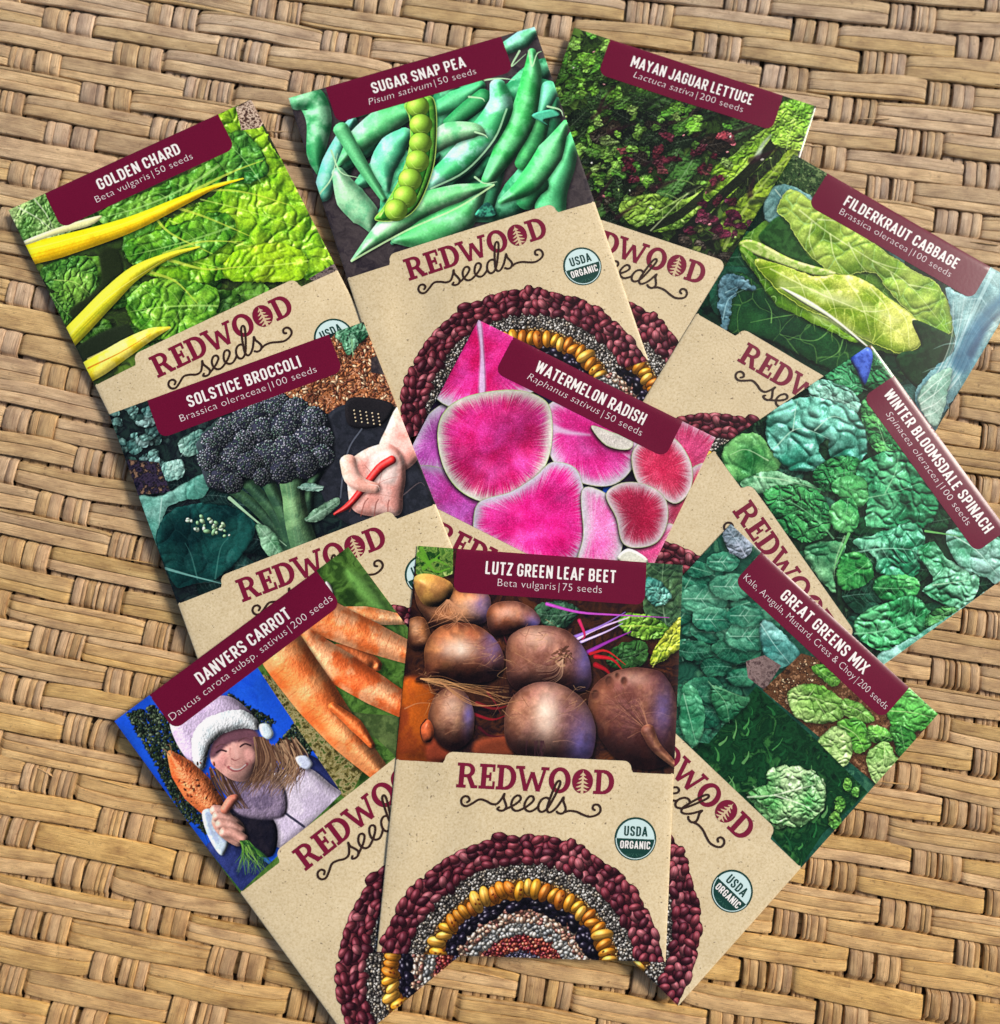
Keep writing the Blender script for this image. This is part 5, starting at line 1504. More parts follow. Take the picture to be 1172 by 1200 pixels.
    beet([(200, 640), (225, 570), (280, 540), (340, 565), (372, 640), (360, 730), (300, 775), (240, 750), (205, 690)], (156, 112, 84), (130, 86, 66), 285, 610, (36, 44), (350, 640, 20, 60), 60, .4)
    A.blob([(170, 690), (200, 660), (220, 700), (210, 740), (180, 740)], (190, 90, 50), (150, 70, 40), 18, .9, .2)
    beet([(485, 660), (505, 590), (560, 540), (640, 522), (720, 545), (790, 610), (822, 690), (815, 770), (780, 810), (600, 810), (500, 760)], (150, 104, 86), (120, 76, 72), 640, 640, (44, 80), (770, 730, 50, 90), 90, .95)
    for k in range(10):
        x = 590 + r.uniform(-30, 40)
        A.line([(x, 740), (x + r.uniform(-10, 10), 770), (x + r.uniform(-20, 20), 810)], 4, (60, 34, 40), .6)
    # root hairs
    for k in range(70):
        x, y = [(480, 440), (250, 560), (420, 400), (500, 600), (200, 500), (610, 330), (760, 560)][k % 7]
        x += r.uniform(-50, 50); y += r.uniform(-40, 40)
        A.line([(x, y), (x + r.uniform(-40, 40), y + r.uniform(-10, 40)), (x + r.uniform(-90, 90), y + r.uniform(0, 60))], 1.6, [(206, 160, 110), (150, 100, 70), (90, 50, 40)][k % 3], .55)
    for k in range(18):
        x, y = 272 + r.uniform(-6, 6), 225
        A.line([(x, y), (x + r.uniform(-50, 60), y + 50), (x + r.uniform(-90, 110), y + r.uniform(60, 110))], 2.6, (200, 140, 100), .75)
    for k in range(12):
        A.line([(170, 510), (260 + r.uniform(-10, 10), 530 + r.uniform(-30, 10)), (370, 550 + r.uniform(-20, 20)), (500, 560 + r.uniform(-30, 60))], 2.4, [(190, 140, 90), (120, 80, 50)][r.integers(2)], .7)
    for k in range(6):
        A.line([(240, 520), (340, 590 + r.uniform(-10, 10)), (420, 610), (540, 590)], 2.4, (170, 120, 80), .6)
    A.line([(190, 660), (170, 690), (180, 740), (210, 745)], 4, (50, 26, 20), .9)
    A.line([(110, 620), (160, 600), (220, 600)], 3, (180, 120, 80), .8)
    return A.grade(1.12, 1.0)


for _n, _f in (('mayan', paint_mayan), ('chard', paint_chard), ('pea', paint_pea), ('cabbage', paint_cabbage), ('spinach', paint_spinach),
               ('radish', paint_radish), ('broccoli', paint_broccoli), ('carrot', paint_carrot), ('greens', paint_greens), ('beet', paint_beet)):
    ART[_n] = _f()
# ------------------------------------------------------------------ seed packets: outlines on the mat (mm), lowest first
Q = {
    'mayan': [[31.61, 183.77], [110.82, 157.96], [72.91, 46.1], [-5.0, 71.95]],
    'chard': [[-147.31, 119.43], [-72.64, 157.35], [-19.09, 52.18], [-92.65, 14.83]],
    'pea': [[-60.6, 157.71], [18.57, 183.4], [53.95, 72.44], [-23.72, 46.51]],
    'cabbage': [[102.57, 141.3], [175.74, 98.36], [111.53, -1.64], [40.91, 41.38]],
    'spinach': [[124.79, 78.07], [172.44, 9.86], [76.64, -55.27], [29.89, 13.86]],
    'radish': [[0.53, 84.58], [74.42, 47.79], [22.05, -55.65], [-51.96, -17.95]],
    'broccoli': [[-112.76, 54.21], [-35.37, 83.94], [7.34, -23.0], [-70.2, -53.94]],
    'carrot': [[-107.21, -38.27], [-38.76, 13.47], [30.63, -78.7], [-35.71, -131.0]],
    'greens': [[78.39, 20.76], [140.99, -37.2], [59.67, -121.25], [-0.91, -62.62]],
    'beet': [[-17.88, 13.88], [63.18, 8.09], [55.85, -108.29], [-28.73, -104.63]],
}
LIFT = 2.4                     # the lowest packets bridge the bumps of the weave
Q = {k: np.array(v) * (1 - LIFT / 262.4) for k, v in Q.items()}
NU, NV = 24, 33


def bil(q, u, v):
    u = np.asarray(u, float)[..., None]
    v = np.asarray(v, float)[..., None]
    return q[0] * (1 - u) * (1 - v) + q[1] * u * (1 - v) + q[2] * u * v + q[3] * (1 - u) * v


def inv_bil(q, p):
    u = np.full(p.shape[:-1], .5)
    v = u.copy()
    for _ in range(6):
        e = bil(q, u, v) - p
        du = (q[1] - q[0]) * (1 - v[..., None]) + (q[2] - q[3]) * v[..., None]
        dv = (q[3] - q[0]) * (1 - u[..., None]) + (q[2] - q[1]) * u[..., None]
        det = du[..., 0] * dv[..., 1] - du[..., 1] * dv[..., 0]
        u = u - (e[..., 0] * dv[..., 1] - e[..., 1] * dv[..., 0]) / det
        v = v - (du[..., 0] * e[..., 1] - du[..., 1] * e[..., 0]) / det
    return u, v


def samp(Z, u, v):
    x = np.clip(u, 0, 1) * NU
    y = np.clip(v, 0, 1) * NV
    i = np.minimum(x.astype(int), NU - 1)
    j = np.minimum(y.astype(int), NV - 1)
    fx, fy = x - i, y - j
    return Z[j, i] * (1 - fx) * (1 - fy) + Z[j, i + 1] * fx * (1 - fy) + Z[j + 1, i] * (1 - fx) * fy + Z[j + 1, i + 1] * fx * fy


def gblur(z, s):
    r = int(max(1, 3 * s))
    k = np.exp(-.5 * (np.arange(-r, r + 1) / s) ** 2)
    k /= k.sum()
    for ax in (0, 1):
        p = np.pad(z, [(r, r) if a == ax else (0, 0) for a in (0, 1)], mode='edge')
        z = sum(k[m] * (p[m:m + z.shape[0]] if ax == 0 else p[:, m:m + z.shape[1]]) for m in range(2 * r + 1))
    return z


UU, VV = np.meshgrid(np.linspace(0, 1, NU + 1), np.linspace(0, 1, NV + 1))
PUFF = (1 - abs(2 * UU - 1) ** 3) * (1 - abs(2 * VV - 1) ** 4)
TOP, BOT = {}, {}
prng = np.random.default_rng(5)


def dent(u, v, cu, cv, su, sv, rot=0.0):
    x = (u - cu) * 82.5
    y = (v - cv) * 115
    c, s = math.cos(rot), math.sin(rot)
    x, y = c * x + s * y, -s * x + c * y
    return np.exp(-.5 * ((x / su) ** 2 + (y / sv) ** 2))


for n in Q:      # each packet is draped over whatever already lies under it
    p = bil(Q[n], UU, VV)
    t = np.zeros_like(UU)
    for m in TOP:
        a, b = inv_bil(Q[m], p)
        ins = (a > -.02) & (a < 1.02) & (b > -.02) & (b < 1.02)
        t = np.maximum(t, np.where(ins, samp(TOP[m], a, b) + .12, 0))
    z = t.copy()
    for s in (9, 6, 4):
        for _ in range(3):
            z = np.maximum(z, gblur(z, s))
    z = gblur(z, 2.)
    z += max(0, (t - z).max()) * .8
    z = np.maximum(z, t)
    th = .25 + 0.85 * PUFF
    for _ in range(7):    # the seeds inside push soft bumps up, the paper between them sinks
        cu, cv = prng.uniform(.1, .9, 2)
        th = th + prng.uniform(-.42, .50) * dent(UU, VV, cu, cv, prng.uniform(5, 9), prng.uniform(9, 22), prng.uniform(0, 3)) * np.minimum(1, PUFF * 2.5)
    if n == 'beet':
        th = th - .75 * dent(UU, VV, .06, .60, 3.5, 6.5, .3) - .55 * dent(UU, VV, .16, .80, 4, 10, .4) + .45 * dent(UU, VV, .07, .72, 4, 5)
        th = th + .25 * dent(UU, VV, .93, .42, 3, 25)
    if n == 'pea':
        th = th - .95 * dent(UU, VV, .20, .68, 5, 8, .5) + .2 * dent(UU, VV, .08, .66, 4, 8)
    th = np.maximum(th, .22)
    BOT[n] = z
    TOP[n] = z + th
for n in Q:
    BOT[n] = BOT[n] + LIFT
    TOP[n] = TOP[n] + LIFT


def surf(n, u, v, off=0.0):
    """point on the front of packet n in metres; the front rolls down at its folded edges"""
    u = np.asarray(u, float)
    v = np.asarray(v, float)
    p = bil(Q[n], u, v)
    d = np.minimum(np.minimum(u, 1 - u) * 82.5, np.minimum(v, 1 - v) * 115)
    z = samp(TOP[n], u, v) - 0.20 * np.exp(-np.maximum(d, 0) / 0.45) + off
    return np.concatenate([p, z[..., None]], -1) * MM


AR = 82.5 / 115.2      # one unit of u in units of v
EDGE = [0, .003, .008, .016, .03]


def axis_pts(k):
    core = list(np.linspace(.05, .95, k))
    return np.array(EDGE + core + [1 - e for e in EDGE[::-1]])


def sheet(name, n, loops, off, mat, parent, grid=(49, 67), uv=True):
    """thin printed area on the front of packet n: triangulated inside the outline loops, following the paper"""
    pts, faces = [], []
    for lp in loops:
        if grid:                      # short edges, so the outline follows the paper too
            q2 = []
            for a_, b_ in zip(lp, list(lp[1:]) + [lp[0]]):
                k_ = max(1, int(math.hypot(b_[0] - a_[0], (b_[1] - a_[1]) / AR) / .018))
                q2 += [(a_[0] + (b_[0] - a_[0]) * t_ / k_, a_[1] + (b_[1] - a_[1]) * t_ / k_) for t_ in range(k_)]
            lp = q2
        b = len(pts)
        pts += [tuple(map(float, q)) for q in lp]
        faces.append(list(range(b, b + len(lp))))
    allp = np.array(pts)
    lo, hi = allp.min(0), allp.max(0)
    if grid:
        for gu in axis_pts(grid[0]):
            if lo[0] < gu < hi[0]:
                for gv in axis_pts(grid[1]):
                    if lo[1] < gv < hi[1]:
                        pts.append((float(gu), float(gv)))
    r = delaunay_2d_cdt([Vector(q) for q in pts], [], faces, 1, 1e-6)
    V2 = np.array([tuple(q) for q in r[0]])
    F = np.array([f[:3] for f in r[2]])
    if len(loops) > 1:                # counters of letters stay open
        cen = V2[F].mean(1)
        keep = np.zeros(len(F), bool)
        for lp in loops:
            L_ = np.asarray(lp, float)
            x1_, y1_ = L_[:, 0], L_[:, 1]
            x2_, y2_ = np.roll(x1_, -1), np.roll(y1_, -1)
            sel = np.nonzero((cen[:, 0] > x1_.min()) & (cen[:, 0] < x1_.max()) & (cen[:, 1] > y1_.min()) & (cen[:, 1] < y1_.max()))[0]
            cx_, cy_ = cen[sel, :1], cen[sel, 1:]
            with np.errstate(divide='ignore', invalid='ignore'):
                cr = ((y1_ > cy_) != (y2_ > cy_)) & (cx_ < (x2_ - x1_) * (cy_ - y1_) / (y2_ - y1_) + x1_)
            keep[sel] |= (cr.sum(1) % 2) == 1
        F = F[keep]
    # all faces wound the same way, normals up
    P3 = surf(n, V2[:, 0], V2[:, 1], off)
    A3, B3, C3 = P3[F[:, 0]], P3[F[:, 1]], P3[F[:, 2]]
    nz_ = (B3[:, 0] - A3[:, 0]) * (C3[:, 1] - A3[:, 1]) - (B3[:, 1] - A3[:, 1]) * (C3[:, 0] - A3[:, 0])
    out = np.where((nz_ > 0)[:, None], F, F[:, ::-1])
    me = mesh_from(name, P3, out, np.column_stack([V2[:, 0], 1 - V2[:, 1]]) if uv else None)
    return link_mesh(name, me, parent, mat)


def arc(cx, cy, rx, ry, a0, a1, k=10):
    return [(cx + rx * math.cos(math.radians(a)), cy + ry * math.sin(math.radians(a))) for a in np.linspace(a0, a1, k)]



# ------------------------------------------------------------------ materials of the print
PG = 0.86               # printed albedo relative to the colour seen in bright soft daylight


def flat_mat(name, c, rough=0.38, gain=PG, spec=0.25):
    m, nt, N, L, P = new_mat(name)
    c = srgb(c)
    P.inputs['Base Color'].default_value = (c[0] * gain, c[1] * gain, c[2] * gain, 1)
    P.inputs['Roughness'].default_value = rough
    P.inputs['Specular IOR Level'].default_value = spec
    return m


def label_mat():
    m, nt, N, L, P = new_mat("maroon_label_ink")
    tc = node(N, "ShaderNodeTexCoord")
    nz = node(N, "ShaderNodeTexNoise")
    nz.inputs['Scale'].default_value = 4000.0
    L.new(tc.outputs['Object'], nz.inputs[0])
    a, b = srgb((102, 10, 44)), srgb((112, 15, 50))
    L.new(ramp(nt, nz.outputs[0], [(0.35, tuple(x * PG for x in a[:3])), (0.65, tuple(x * PG for x in b[:3]))]), P.inputs['Base Color'])
    P.inputs['Roughness'].default_value = 0.24
    P.inputs['Specular IOR Level'].default_value = 0.25
    n2 = node(N, "ShaderNodeTexNoise")
    n2.inputs['Scale'].default_value = 900.0
    L.new(tc.outputs['Object'], n2.inputs[0])
    bp = node(N, "ShaderNodeBump")
    bp.inputs['Strength'].default_value = 0.10
    bp.inputs['Distance'].default_value = 0.0001
    L.new(n2.outputs[0], bp.inputs['Height'])
    L.new(bp.outputs[0], P.inputs['Normal'])
    return m


def kraft_mat():
    m, nt, N, L, P = new_mat("kraft_paper")
    tc = node(N, "ShaderNodeTexCoord")

    def nz(scale, det=3, rough=0.6):
        q = node(N, "ShaderNodeTexNoise")
        q.inputs['Scale'].default_value = scale
        q.inputs['Detail'].default_value = det
        q.inputs['Roughness'].default_value = rough
        L.new(tc.outputs['Object'], q.inputs[0])
        return q.outputs[0]
    c0, c1, c2 = (tuple(x * PG for x in srgb(c)[:3]) for c in ((202, 180, 138), (221, 202, 162), (233, 216, 180)))
    col = ramp(nt, nz(1500, 3, .7), [(0.30, c0), (0.48, c1), (0.70, c2)])
    col = mix_rgb(nt, 1.0, col, ramp(nt, nz(90, 3), [(0.3, (0.93, 0.92, 0.90)), (0.7, (1.05, 1.05, 1.05))]), 'MULTIPLY')
    col = mix_rgb(nt, ramp(nt, nz(1100, 1, .4), [(0.735, (0, 0, 0)), (0.76, (0.8, 0.8, 0.8))]), col, (0.13, 0.085, 0.05, 1))
    L.new(col, P.inputs['Base Color'])
    P.inputs['Roughness'].default_value = 0.42
    P.inputs['Specular IOR Level'].default_value = 0.3
    bp = node(N, "ShaderNodeBump")
    bp.inputs['Strength'].default_value = 0.12
    bp.inputs['Distance'].default_value = 0.0001
    L.new(nz(1500, 2), bp.inputs['Height'])
    L.new(bp.outputs[0], P.inputs['Normal'])
    return m


def art_mat(name, arr, rough=0.20):
    """arr: (h,w,3) sRGB 0..1, row 0 at the top"""
    h, w = arr.shape[:2]
    lin = np.where(arr <= 0.04045, arr / 12.92, ((np.clip(arr, 0, 1) + 0.055) / 1.055) ** 2.4) * PG
    px = np.ones((h, w, 4), np.float32)
    px[..., :3] = lin[::-1]
    im = bpy.data.images.new(name, w, h, alpha=False, float_buffer=True)
    im.colorspace_settings.name = 'Linear Rec.709'
    im.pixels.foreach_set(px.ravel())
    im.update()
    im.pack()
    m, nt, N, L, P = new_mat(name)
    ti = node(N, "ShaderNodeTexImage")
    ti.image = im
    ti.extension = 'EXTEND'
    mp = node(N, "ShaderNodeMapping")
    uvn = node(N, "ShaderNodeUVMap")
    L.new(uvn.outputs[0], mp.inputs[0])
    L.new(mp.outputs[0], ti.inputs[0])
    L.new(ti.outputs[0], P.inputs['Base Color'])
    P.inputs['Roughness'].default_value = rough
    P.inputs['Specular IOR Level'].default_value = 0.26
    tc = node(N, "ShaderNodeTexCoord")
    n2 = node(N, "ShaderNodeTexNoise")
    n2.inputs['Scale'].default_value = 700.0
    L.new(tc.outputs['Object'], n2.inputs[0])
    bp = node(N, "ShaderNodeBump")
    bp.inputs['Strength'].default_value = 0.08
    bp.inputs['Distance'].default_value = 0.0001
    L.new(n2.outputs[0], bp.inputs['Height'])
    L.new(bp.outputs[0], P.inputs['Normal'])
    return m, mp


m_kraft = kraft_mat()
m_label = label_mat()
m_white = flat_mat("white_print", (244, 240, 236))
m_sub = flat_mat("pale_print", (236, 222, 224))
m_maroon = flat_mat("maroon_print", (122, 22, 52))
m_brown = flat_mat("dark_brown_print", (52, 32, 24))
m_badge_w = flat_mat("badge_pale_blue", (206, 232, 230))
m_badge_g = flat_mat("badge_dark_green", (18, 62, 54))
m_badge_l = flat_mat("badge_field_lines", (66, 118, 100))
m_kraft_flat = flat_mat("kraft_tree_print", (214, 190, 150))


# ------------------------------------------------------------------ lettering
def glyphs(text, shear=0.0, weight=0.0):
    """text as flat triangles: (verts (n,2), faces) in em units"""
    cu = bpy.data.curves.new("lettering", 'FONT')
    cu.body = text
    cu.size = 1.0
    cu.shear = shear
    cu.offset = weight
    cu.resolution_u = 3
    cu.space_character = 1.04
    ob = bpy.data.objects.new("lettering", cu)
    COL.objects.link(ob)
    dg = bpy.context.evaluated_depsgraph_get()
    me = bpy.data.meshes.new_from_object(ob.evaluated_get(dg))
    V = np.array([v.co[:2] for v in me.vertices])
    F = [tuple(p.vertices) for p in me.polygons]
    bpy.data.objects.remove(ob)
    bpy.data.curves.remove(cu)
    bpy.data.meshes.remove(me)
    return V, F


def gothic():
    """narrow monoline capitals, box 0..w by 0..1 (y down)"""
    def rr(x0, y0, x1, y1, r=.16, a=None):
        o = []
        for cx, cy, s0 in ((x1 - r, y0 + r, -90), (x1 - r, y1 - r, 0), (x0 + r, y1 - r, 90), (x0 + r, y0 + r, 180)):
            o += arc(cx, cy, r, r, s0, s0 + 90, 5)
        return o + [o[0]]
    W = .46
    m = .07
    R_, B_ = W - m, 1 - m
    O = [rr(m, m, R_, B_)]
    C = [arc(R_ - .15, m + .15, .15, .15, 0, -90, 5)[0:0] + [(R_, .34)] + arc(R_ - .16, m + .16, .16, .16, 0, -90, 5) + arc(m + .16, m + .16, .16, .16, -90, -180, 5) + arc(m + .16, B_ - .16, .16, .16, 180, 90, 5) + arc(R_ - .16, B_ - .16, .16, .16, 90, 0, 5) + [(R_, .66)]]
    P_ = [(m, .02), (m, .98)], [(m, m), (R_ - .14, m)] + arc(R_ - .14, m + .14, .14, .14, -90, 0, 4) + arc(R_ - .14, .55 - .14, .14, .14, 0, 90, 4) + [(m, .55)]
    G = {
        'A': (.50, [[(.04, 1), (.25, .03), (.46, 1)], [(.12, .72), (.38, .72)]]),
        'B': (W, [[(m, .02), (m, .98)], [(m, m), (R_ - .14, m)] + arc(R_ - .15, m + .14, .13, .14, -90, 0, 4) + arc(R_ - .15, .48 - .13, .13, .13, 0, 90, 4) + [(m, .48)], [(m, .48), (R_ - .14, .48)] + arc(R_ - .14, .48 + .15, .14, .15, -90, 0, 4) + arc(R_ - .14, B_ - .15, .14, .15, 0, 90, 4) + [(m, B_)]]),
        'C': (W, C),
        'D': (W, [[(m, 0), (m, 1)], [(m, m), (R_ - .19, m)] + arc(R_ - .20, m + .20, .20, .20, -90, 0, 6) + arc(R_ - .20, B_ - .20, .20, .20, 0, 90, 6) + [(m, B_)]]),
        'E': (.40, [[(.36, m), (m, m), (m, B_), (.36, B_)], [(m, .49), (.32, .49)]]),
        'F': (.39, [[(.36, m), (m, m), (m, 1)], [(m, .50), (.32, .50)]]),
        'G': (W, [C[0] + [(R_, .55), (.26, .55)]]),
        'H': (W, [[(m, 0), (m, 1)], [(R_, 0), (R_, 1)], [(m, .5), (R_, .5)]]),
        'I': (.14, [[(.07, 0), (.07, 1)]]),
        'J': (.40, [[(.33, 0), (.33, .78)] + arc(.33 - .14, B_ - .14, .14, .14, 0, 180, 8) + [(.05, .72)]]),
        'K': (.47, [[(m, 0), (m, 1)], [(.42, 0), (.12, .56)], [(.20, .42), (.43, 1)]]),
        'L': (.38, [[(m, 0), (m, B_), (.36, B_)]]),
        'M': (.62, [[(m, 1), (m, .03), (.31, .70), (.55, .03), (.55, 1)]]),
        'N': (.48, [[(m, 1), (m, .05), (.41, .95), (.41, 0)]]),
        'O': (W, O),
        'P': (W, list(P_)),
        'R': (W, list(P_) + [[(.24, .55), (.41, 1)]]),
        'S': (.45, [[(.38, .30)] + arc(.24, m + .15, .14, .15, 0, -90, 4) + arc(.21, m + .15, .14, .15, -90, -180, 4) + [(.07, .34), (.13, .44), (.33, .57), (.38, .68)] + arc(.24, B_ - .15, .14, .15, 0, 90, 4) + arc(.21, B_ - .15, .14, .15, 90, 180, 4) + [(.07, .70)]]),
        'T': (.42, [[(0, m), (.42, m)], [(.21, m), (.21, 1)]]),
        'U': (W, [[(m, 0), (m, B_ - .16)] + arc(m + .16, B_ - .16, .16, .16, 180, 90, 5) + arc(R_ - .16, B_ - .16, .16, .16, 90, 0, 5) + [(R_, 0)]]),
        'V': (.48, [[(.04, 0), (.24, .96), (.44, 0)]]),
        'W': (.68, [[(.04, 0), (.18, .95), (.34, .08), (.50, .95), (.64, 0)]]),
        'X': (.48, [[(.04, 0), (.44, 1)], [(.44, 0), (.04, 1)]]),
        'Y': (.46, [[(.03, 0), (.23, .52), (.43, 0)], [(.23, .5), (.23, 1)]]),
        'Z': (.42, [[(.03, m), (.37, m), (.05, B_), (.39, B_)]]),
    }
    return G


GOTHIC = gothic()


def butt_quads(pts, w):
    """stroke with square ends; small discs only at the joints"""
    out = []
    pts = np.asarray(pts, float)
    for i in range(len(pts) - 1):
        d = pts[i + 1] - pts[i]
        l = np.hypot(*d)
        if l < 1e-6:
            continue
        nn = np.array([-d[1], d[0]]) / l * w / 2
        out.append([pts[i] + nn, pts[i] - nn, pts[i + 1] - nn, pts[i + 1] + nn])
        if 0 < i:
            out.append([pts[i] + w / 2 * np.array([math.cos(a), math.sin(a)]) for a in np.linspace(.4, .4 + 2 * math.pi, 7)[:-1]])
    return out


def gothic_text(name, n, text, cu, vtop, wid, cap, off, mat, parent, w=.155, gap=.13):
    x, pcs = 0.0, []
    for ch in text:
        if ch == ' ':
            x += .24
            continue
        aw, strokes = GOTHIC[ch]
        for st in strokes:
            for q in butt_quads(st, w):
                pcs.append([(x + a, min(max(b, 0.0), 1.0)) for a, b in q])
        x += aw + gap
    x -= gap
    pcs = [[(cu + (a / x - .5) * wid, vtop + b * cap) for a, b in q] for q in pcs]
    return sheet(name, n, pcs, off, mat, parent, grid=None, uv=False)




def place_text(name, n, V, F, cu, vbase, wid, cap, off, mat, parent, capref):
    """centre at cu, baseline at v=vbase, width in u, cap height in v"""
    x0, x1 = V[:, 0].min(), V[:, 0].max()
    u = cu + ((V[:, 0] - x0) / (x1 - x0) - .5) * wid
    v = vbase - V[:, 1] / capref * cap
    P3 = surf(n, u, v, off)
    me = mesh_from(name, P3, F)
    return link_mesh(name, me, parent, mat, smooth=False)


def stroke_quads(pts, w, taper=None):
    """polyline (canvas px) -> list of convex pieces covering a round-ended stroke of width w"""
    out = []
    pts = np.asarray(pts, float)
    n = len(pts)
    ws = [w * (taper(i / (n - 1)) if taper else 1.0) / 2 for i in range(n)]
    for i in range(n - 1):
        d = pts[i + 1] - pts[i]
        l = np.hypot(*d)
        if l < 1e-6:
            continue
        nn = np.array([-d[1], d[0]]) / l
        out.append([pts[i] + nn * ws[i], pts[i] - nn * ws[i], pts[i + 1] - nn * ws[i + 1], pts[i + 1] + nn * ws[i + 1]])
    for i in range(n):
        out.append([pts[i] + ws[i] * np.array([math.cos(a), math.sin(a)]) for a in np.linspace(0, 2 * math.pi, 7)[:-1]])
    return out


def catmull(P, per=8, closed=False):
    P = np.asarray(P, float)
    if closed:
        E_ = np.vstack([P[-1], P, P[0], P[1]])
    else:
        E_ = np.vstack([2 * P[0] - P[1], P, 2 * P[-1] - P[-2]])
    t = np.linspace(0, 1, per, endpoint=False)[:, None]
    segs = []
    for i in range(1, len(E_) - 2):
        a, b, c, d = E_[i - 1], E_[i], E_[i + 1], E_[i + 2]
        segs.append(.5 * ((2 * b) + (-a + c) * t + (2 * a - 5 * b + 4 * c - d) * t ** 2 + (-a + 3 * b - 3 * c + d) * t ** 3))
    out = np.vstack(segs)
    if not closed:
        out = np.vstack([out, P[-1:]])
    return out


def rect(x0, y0, x1, y1):
    return [(x0, y0), (x1, y0), (x1, y1), (x0, y1)]


def brand_pieces():
    """REDWOOD in slab capitals; units: cap height 100, origin top left"""
    S, H = 21, 100      # stem and height
    T = 13              # slab thickness
    out = []

    def stem(x, w=S):
        out.append(rect(x, 0, x + w, H))

    def slab(x0, x1, top):
        out.append(rect(x0, 0, x1, T) if top else rect(x0, H - T, x1, H))

    def bowl(cx, cy, rx, ry, t, a0, a1, k=16):
        o = arc(cx, cy, rx, ry, a0, a1, k)
        i = arc(cx, cy, rx - t, ry - t * .72, a0, a1, k)
        for q in range(k - 1):
            out.append([o[q], o[q + 1], i[q + 1], i[q]])
    x = 0          # R
    slab(x, x + 40, True); slab(x, x + 40, False); stem(x + 9)
    bowl(x + 42, 29, 32, 29, 19, -90, 90)
    out.append(rect(x + 30, 0, x + 43, T)); out.append(rect(x + 28, 45, x + 44, 58))
    out.append([(x + 40, 52), (x + 60, 52), (x + 80, 92), (x + 60, 96)])
    slab(x + 60, x + 88, False)
    x = 93         # E
    slab(x, x + 64, True); slab(x, x + 66, False); stem(x + 9)
    out.append(rect(x + 28, 43, x + 50, 56)); out.append(rect(x + 42, 33, x + 51, 67))
    out.append(rect(x + 55, 0, x + 65, 30)); out.append(rect(x + 57, 68, x + 67, 100))
    x = 165        # D
    slab(x, x + 42, True); slab(x, x + 42, False); stem(x + 9)
    bowl(x + 40, 50, 43, 50, 22, -90, 90)
    x = 252        # W
    for a, b in (((6, 0), (34, 100)), ((34, 100), (58, 22)), ((58, 22), (86, 100)), ((86, 100), (112, 0))):
        w = 18 if a[1] < b[1] else 13
        out.append([(x + a[0] - w / 2 + 4, a[1]), (x + a[0] + w / 2 + 4, a[1]), (x + b[0] + w / 2 + 4, b[1]), (x + b[0] - w / 2 + 4, b[1])])
    slab(x - 8, x + 30, True); slab(x + 98, x + 132, True)
    x = 384        # O
    bowl(x + 46, 50, 46, 53, 22, 0, 360, 40)
    x = 480        # O as a filled disc, the tree stands in it
    out.append(arc(x + 46, 50, 44, 50, 0, 351, 40))
    x = 577        # D
    slab(x - 4, x + 40, True); slab(x - 4, x + 40, False); stem(x + 7)
    bowl(x + 38, 50, 45, 50, 22, -90, 90)
    return out, 660.0


def tree_pieces():
    out = [[(48, 4), (52, 30), (54, 100), (42, 100), (45, 30)]]
    for y, w in ((22, 13), (38, 20), (54, 25), (70, 29), (84, 24)):
        out.append([(48, y - 9), (48 + w, y + 5), (48 + w * .6, y + 6), (48, y + 1)])
        out.append([(48, y - 9), (48, y + 1), (48 - w * .6, y + 6), (48 - w, y + 5)])
    return out


# 'seeds' in one looping pen line, units: x-height 50 at y 0..50 (baseline 50)
SEEDS = [
    # curled swash into the s
    [(-104, 30), (-96, 22), (-102, 11), (-116, 10), (-126, 22), (-122, 38), (-106, 44), (-86, 34), (-60, 18), (-36, 22), (-14, 32), (6, 30), (22, 10), (30, -6), (28, 8), (36, 26), (40, 40), (32, 52), (18, 54), (8, 48), (14, 42)],
    [(34, 50), (54, 40), (74, 28), (90, 12), (88, 0), (76, -2), (62, 12), (58, 32), (66, 48), (82, 52), (104, 42), (124, 28), (138, 12), (136, 0), (124, -2), (112, 12), (106, 32), (114, 48), (130, 52), (148, 42), (158, 32)],
    [(198, 6), (184, 0), (168, 8), (158, 28), (160, 46), (172, 52), (188, 42), (202, 20), (222, -24), (232, -52), (228, -62), (218, -54), (208, -28), (196, 10), (190, 38), (196, 52), (210, 48), (226, 32), (240, 10), (248, -4), (248, 10), (256, 28), (258, 42), (248, 54), (234, 54), (226, 48)],
    [(254, 50), (272, 44), (298, 46), (324, 56), (348, 62), (372, 56), (386, 44), (386, 28), (376, 18), (362, 20), (358, 32), (366, 38)],
]


def px_to_uv(pieces, ox, oy, sc):
    return [[(ox + x * sc, oy + y * sc * AR) for x, y in pc] for pc in pieces]


BRAND, BW = brand_pieces()
BR_SC = 0.562 / BW
BRAND_UV = px_to_uv(BRAND, 0.223, 0.533, BR_SC)
TREE_UV = px_to_uv([[(x + 478, y) for x, y in pc] for pc in tree_pieces()], 0.223, 0.533, BR_SC)
SC_S = 0.483 / 500
SEEDS_UV = []
for ln in SEEDS:
    sp = catmull(ln, 6)
    SEEDS_UV += px_to_uv(stroke_quads(sp, 8.2), 0.368, 0.6075, SC_S)

KV = 0.536
TAB0, TAB1, TABV = 0.175, 0.845, 0.508


def photo_outline():
    r, ry = 0.028, 0.028 * AR
    o = [(0, 0), (1, 0), (1, KV), (TAB1 + .006, KV)]
    o += arc(TAB1 - r, TABV + ry, r, ry, 0, -90, 7)
    o += arc(TAB0 + r, TABV + ry, r, ry, -90, -180, 7)
    o += [(TAB0 - .006, KV), (0, KV)]
    return o


def label_outline(u0=.148, u1=.862, vb=.111):
    r, ry = .034, .034 * AR
    return [(u0, 0), (u1, 0)] + arc(u1 - r, vb - ry, r, ry, 0, 90, 7) + arc(u0 + r, vb - ry, r, ry, 90, 180, 7)


